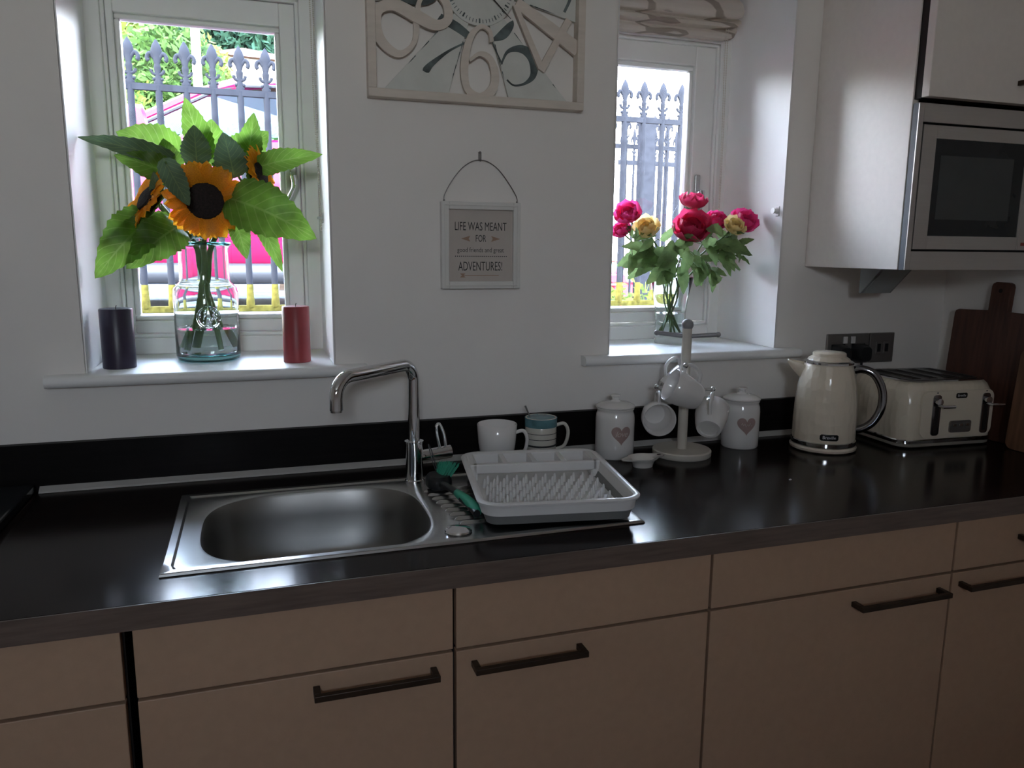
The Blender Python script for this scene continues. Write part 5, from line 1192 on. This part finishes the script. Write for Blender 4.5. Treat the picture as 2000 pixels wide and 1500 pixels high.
# ------------------------------------------------------------------ cars
def car(label, loc, paint, rz=0.0):
    c = thing('parked_car', label, 'car', loc, rz, None)
    GL = pane_mat('car_glass_' + paint.name, (0.50, 0.62, 0.70), 0.35); TR = mat('car_black_trim', (0.02, 0.021, 0.024), 0.35); TY = mat('tyre_rubber', (0.02, 0.02, 0.02), 0.8)
    # stations along the car, nose at -x: (x, half width, sill z, belt z)
    st = [(-2.02, 0.60, 0.36, 0.62), (-1.96, 0.72, 0.28, 0.74), (-1.75, 0.80, 0.24, 0.83), (-1.3, 0.85, 0.22, 0.93), (-0.85, 0.87, 0.22, 1.00), (-0.2, 0.88, 0.22, 1.03), (0.6, 0.88, 0.22, 1.05), (1.2, 0.87, 0.24, 1.06), (1.70, 0.82, 0.30, 1.06), (1.93, 0.70, 0.42, 1.0)]
    lp = []
    for x, hw, z0, z1 in st:
        sec = [(0, z0), (hw * 0.86, z0), (hw * 0.97, z0 + 0.10), (hw, z0 + (z1 - z0) * 0.45), (hw * 0.985, z1 - 0.16), (hw * 0.93, z1 - 0.02), (hw * 0.86, z1), (0, z1 + 0.02)]
        lp.append([(x, -y, z) for y, z in sec] + [(x, y, z) for y, z in sec[-2:0:-1]])
    bd = part('body', B().loops(lp, True, True), paint, c, smooth=True, angle=50)
    rf = [(-0.50, 0.58, 1.29), (-0.30, 0.62, 1.355), (0.0, 0.64, 1.395), (0.6, 0.64, 1.405), (1.1, 0.62, 1.375), (1.45, 0.58, 1.30)]
    lp = []
    for x, hw, z in rf:
        lp.append([(x, -hw, z - 0.035), (x, -hw * 1.02, z - 0.01), (x, -hw * 0.9, z + 0.012), (x, 0, z + 0.03), (x, hw * 0.9, z + 0.012), (x, hw * 1.02, z - 0.01), (x, hw, z - 0.035), (x, 0, z - 0.01)])
    part('roof', B().loops(lp, True, True), paint, c, smooth=True, angle=50)
    for s in (-1, 1):
        part('pillar', B().tube([(-1.02, s * 0.76, 0.99), (-0.50, s * 0.60, 1.29), (-0.28, s * 0.625, 1.36)], 0.036, 8), paint, c, smooth=True)
        part('pillar', B().tube([(0.42, s * 0.79, 1.04), (0.40, s * 0.645, 1.385)], 0.040, 8), TR, c, smooth=True)
        part('pillar', B().tube([(1.62, s * 0.74, 1.05), (1.40, s * 0.60, 1.32)], 0.085, 8), paint, c, smooth=True)
        f = part('door_glass', B().add([(-0.90, s * 0.785, 1.03), (0.40, s * 0.80, 1.05), (0.385, s * 0.655, 1.372), (-0.28, s * 0.640, 1.345), (-0.45, s * 0.625, 1.29)], [(0, 1, 2, 3, 4)]), GL, c)
        part('window_seal', B().tube([(-0.90, s * 0.79, 1.03), (-0.45, s * 0.63, 1.29), (-0.28, s * 0.645, 1.347), (0.385, s * 0.66, 1.374)], 0.010, 6), TR, f, smooth=True)
        part('door_glass', B().add([(0.44, s * 0.80, 1.05), (1.5, s * 0.775, 1.05), (1.30, s * 0.635, 1.33), (0.42, s * 0.655, 1.372)], [(0, 1, 2, 3)]), GL, c)
        part('sill_trim', B().tube([(-1.05, s * 0.862, 0.255), (-0.3, s * 0.875, 0.25), (0.6, s * 0.875, 0.25), (1.05, s * 0.865, 0.26)], 0.062, 12), TR, c, smooth=True, label='black sill moulding')
        m = part('door_mirror', B().loops([[(-0.86 + dx, s * (0.90 + 0.10 * t_), 1.02 + dz * q) for dx, dz in ((0.0, 0.0), (-0.10, 0.02), (-0.13, 0.08), (-0.08, 0.125), (0.10, 0.13), (0.12, 0.02))] for t_, q in ((0, 0.85), (0.3, 1.0), (1.2, 1.0), (1.6, 0.7))], True, True), paint, c, smooth=True, angle=50)
        part('mirror_stalk', B().tube([(-0.82, s * 0.78, 1.03), (-0.84, s * 0.93, 1.06)], 0.022, 8), TR, m, smooth=True)
        part('door_seam', B().box(0.43, 0.436, min(s * 0.872, s * 0.884), max(s * 0.872, s * 0.884), 0.32, 1.0), TR, c)
        part('door_handle', B().box(0.20, 0.36, min(s * 0.87, s * 0.90), max(s * 0.87, s * 0.90), 0.845, 0.875), paint, c, bevel=0.006)
        part('side_moulding', B().box(-0.95, 1.1, min(s * 0.865, s * 0.888), max(s * 0.865, s * 0.888), 0.50, 0.525), paint, c, bevel=0.006)
        for x in (-1.35, 1.28):
            wh = part('wheel', B().tube([(x, s * 0.66, 0.30), (x, s * 0.86, 0.30)], 0.30, 28), TY, c, smooth=True)
            part('hub_cap', B().tube([(x, s * 0.86, 0.30), (x, s * 0.875, 0.30)], 0.19, 24), STEEL, wh, smooth=True)
    part('windscreen', B().add([(-1.00, -0.72, 1.0), (-1.06, 0, 1.01), (-1.00, 0.72, 1.0), (-0.50, 0.56, 1.29), (-0.53, 0, 1.305), (-0.50, -0.56, 1.29)], [(0, 1, 4, 5), (1, 2, 3, 4)]), GL, c)
    part('rear_window', B().add([(1.68, -0.68, 1.06), (1.68, 0.68, 1.06), (1.45, 0.56, 1.29), (1.45, -0.56, 1.29)], [(0, 1, 2, 3)]), GL, c)
    for s in (-1, 1):
        part('headlamp', B().ball((-1.86, s * 0.62, 0.68), 0.10, 12, 8), LETTER, c, smooth=True)
        part('tail_lamp', B().box(1.86, 1.90, min(s * 0.55, s * 0.72), max(s * 0.55, s * 0.72), 0.72, 0.92), mat('tail_red', (0.4, 0.02, 0.02), 0.3), c)
    return c
PINKCAR = mat('magenta_car_paint', (0.135, 0.004, 0.030), 0.28, coat=0.15, spec=0.2, var=0.02)
REDCAR = mat('red_car_paint', (0.15, 0.004, 0.012), 0.28, coat=0.15, spec=0.2, var=0.02)
car('magenta red car parked beyond the railing outside the sunflower window', (0.08, 3.90, ROADZ), PINKCAR)
car('red car parked lower down the road, glimpsed behind the roses', (5.45, 8.9, -0.045), REDCAR)

# ------------------------------------------------------------------ house, lamp post, hedges
h = thing('far_house', 'white house with a hipped terracotta roof up the hill', 'house', (1.25, 15.5, 2.85))
HWALL = mat('house_render', (0.20, 0.19, 0.18), 0.9, var=0.03); ROOF = mat('terracotta_roof', (0.075, 0.034, 0.028), 0.85, spec=0.1, var=0.3, scale=12)
part('wall', B().box(-1.82, 0.1, -1.2, 1.6, -0.6, 2.1), HWALL, h)
part('roof', B().add([(-2.02, -1.4, 2.08), (0.3, -1.4, 2.00), (0.3, 1.8, 2.08), (-2.02, 1.8, 2.08), (-1.42, 0.0, 2.52), (-1.0, 0.2, 2.52)], [(0, 1, 5, 4), (1, 2, 5), (2, 3, 4, 5), (3, 0, 4), (0, 3, 2, 1)]), ROOF, h)
for x in (-1.55, -0.5): 
    wn = part('window', B().box(x - 0.22, x + 0.22, -1.24, -1.20, 1.45, 1.85), WPAINT, h); part('window_pane', B().box(x - 0.18, x + 0.18, -1.255, -1.24, 1.48, 1.82), BLACKGLASS, wn)
h2 = thing('roadside_cottage', 'white gable-ended cottage with a slate roof across the road', 'house', (-2.75, 11.5, 1.9))
part('wall', B().prism([(-1.4, -0.5), (0.86, -0.5), (0.86, 1.05), (-0.30, 2.15), (-1.4, 1.05)], -1.0, 2.0, 'y'), HWALL, h2)
part('roof', B().prism([(1.02, 0.92), (1.02, 1.02), (-0.30, 2.30), (-1.55, 1.02), (-1.55, 0.92), (-0.30, 2.17)], -1.1, 2.1, 'y'), mat('slate_roof', (0.22, 0.23, 0.26), 0.8, var=0.2), h2)
lp_ = thing('lamp_post', 'tall pale lamp post standing beyond the parked car', 'lamp post', (-0.605, 7.0, gz(-0.605, 7.0)))
part('post', B().lathe([(0.075, 0), (0.075, 0.5), (0.048, 0.55), (0.040, 4.6)], 14), mat('galvanised', (0.17, 0.175, 0.18), 0.8), lp_, smooth=True)
part('lamp_arm', B().tube(catmull([(0, 0, 4.55), (0.05, 0, 4.75), (0.3, 0, 4.85), (0.6, 0, 4.86)], 5), 0.03, 8), mat('galvanised', (0.17, 0.175, 0.18), 0.8), lp_, smooth=True)
part('lamp_head', B().box(0.5, 0.95, -0.08, 0.08, 4.80, 4.90), mat('galvanised', (0.17, 0.175, 0.18), 0.8), lp_, bevel=0.03)
HL = [mat('hedge_leaf_light', (0.075, 0.098, 0.017), 0.8, spec=0.1, var=0.3, scale=2, transl=0.35), mat('hedge_leaf_green', (0.036, 0.072, 0.017), 0.8, spec=0.1, var=0.3, scale=2, transl=0.35), mat('tree_leaf_dark', (0.018, 0.046, 0.028), 0.8, spec=0.1, var=0.3, scale=2, transl=0.3)]
BARK = mat('bark', (0.09, 0.06, 0.04), 0.9)
def bush(name, label, cat, loc, ext, n, m, size, seed, trunk=0.3):
    r = thing(name, label, cat, loc); rn = random.Random(seed); b = B(); vs = []; fs = []
    for k in range(n):
        while True:
            p = Vector((rn.uniform(-1, 1), rn.uniform(-1, 1), rn.uniform(-1, 1)))
            if 0.35 < p.length < 1: break
        q = Vector((p.x * ext[0], p.y * ext[1], p.z * ext[2] + ext[2] + trunk)) * 1.0
        q += Vector((rn.gauss(0, 0.06), rn.gauss(0, 0.06), rn.gauss(0, 0.06)))
        a = Vector((rn.uniform(-1, 1), rn.uniform(-1, 1), rn.uniform(-1, 1))).normalized(); c_ = a.orthogonal().normalized(); s_ = size * rn.uniform(0.6, 1.3)
        o = len(vs); vs += [q - a * s_, q + c_ * s_ * 0.45, q + a * s_, q - c_ * s_ * 0.45]; fs.append((o, o + 1, o + 2, o + 3))
    me = bpy.data.meshes.new('foliage'); me.from_pydata([tuple(v) for v in vs], [], fs); me.update()
    obj('foliage', me, m, r, kind='stuff')
    part('trunk', B().tube([(0, 0, -0.1), (0.03, 0, trunk + ext[2] * 0.5), (0.0, 0.05, trunk + ext[2] * 1.2)], [0.09, 0.07, 0.03], 7), BARK, r, smooth=True)
    return r
def bsh(lbl, x, y, ext, n, mi, size, seed, nm='hedge_bush', cat='bush', trunk=0.2): bush(nm, lbl, cat, (x, y, gz(x, y)), ext, n, HL[mi], size, seed, trunk)
bsh('bushy green hedge seen through the car windows', 0.15, 6.0, (1.0, 0.45, 0.70), 6500, 1, 0.045, 1)
bsh('green hedge growing on past the car tail', 2.15, 6.1, (0.85, 0.45, 0.62), 4500, 1, 0.045, 2)
bsh('light yellow-green bush on the car bonnet side of the lamp post', -1.42, 6.3, (0.48, 0.45, 0.92), 5500, 0, 0.045, 3)
bsh('tall leafy green bush up the bank behind the lamp post', -0.95, 8.2, (0.60, 0.5, 1.25), 6500, 1, 0.06, 4)
bsh('pale yellow-green bush between lamp post and house', -0.56, 9.8, (0.26, 0.4, 1.10), 3600, 0, 0.06, 5)
bsh('sunlit bank of shrubs up the hillside', -3.4, 16.2, (2.3, 1.0, 1.6), 9000, 0, 0.12, 6)
bsh('dark evergreen tree on the hill above the tall leafy bush', -0.7, 20.0, (2.1, 1.2, 1.9), 8000, 2, 0.16, 7, 'evergreen_tree', 'tree', 0.5)
bsh('dark evergreen tree behind the terracotta roof', 2.4, 22.0, (2.6, 1.2, 1.9), 8000, 2, 0.16, 8, 'evergreen_tree', 'tree', 0.5)
bsh('yellow-green grass clump at the foot of the railing outside the rose window', 1.75, 1.75, (0.55, 0.13, 0.06), 1900, 0, 0.03, 9, 'grass_clump', 'grass', 0.0)
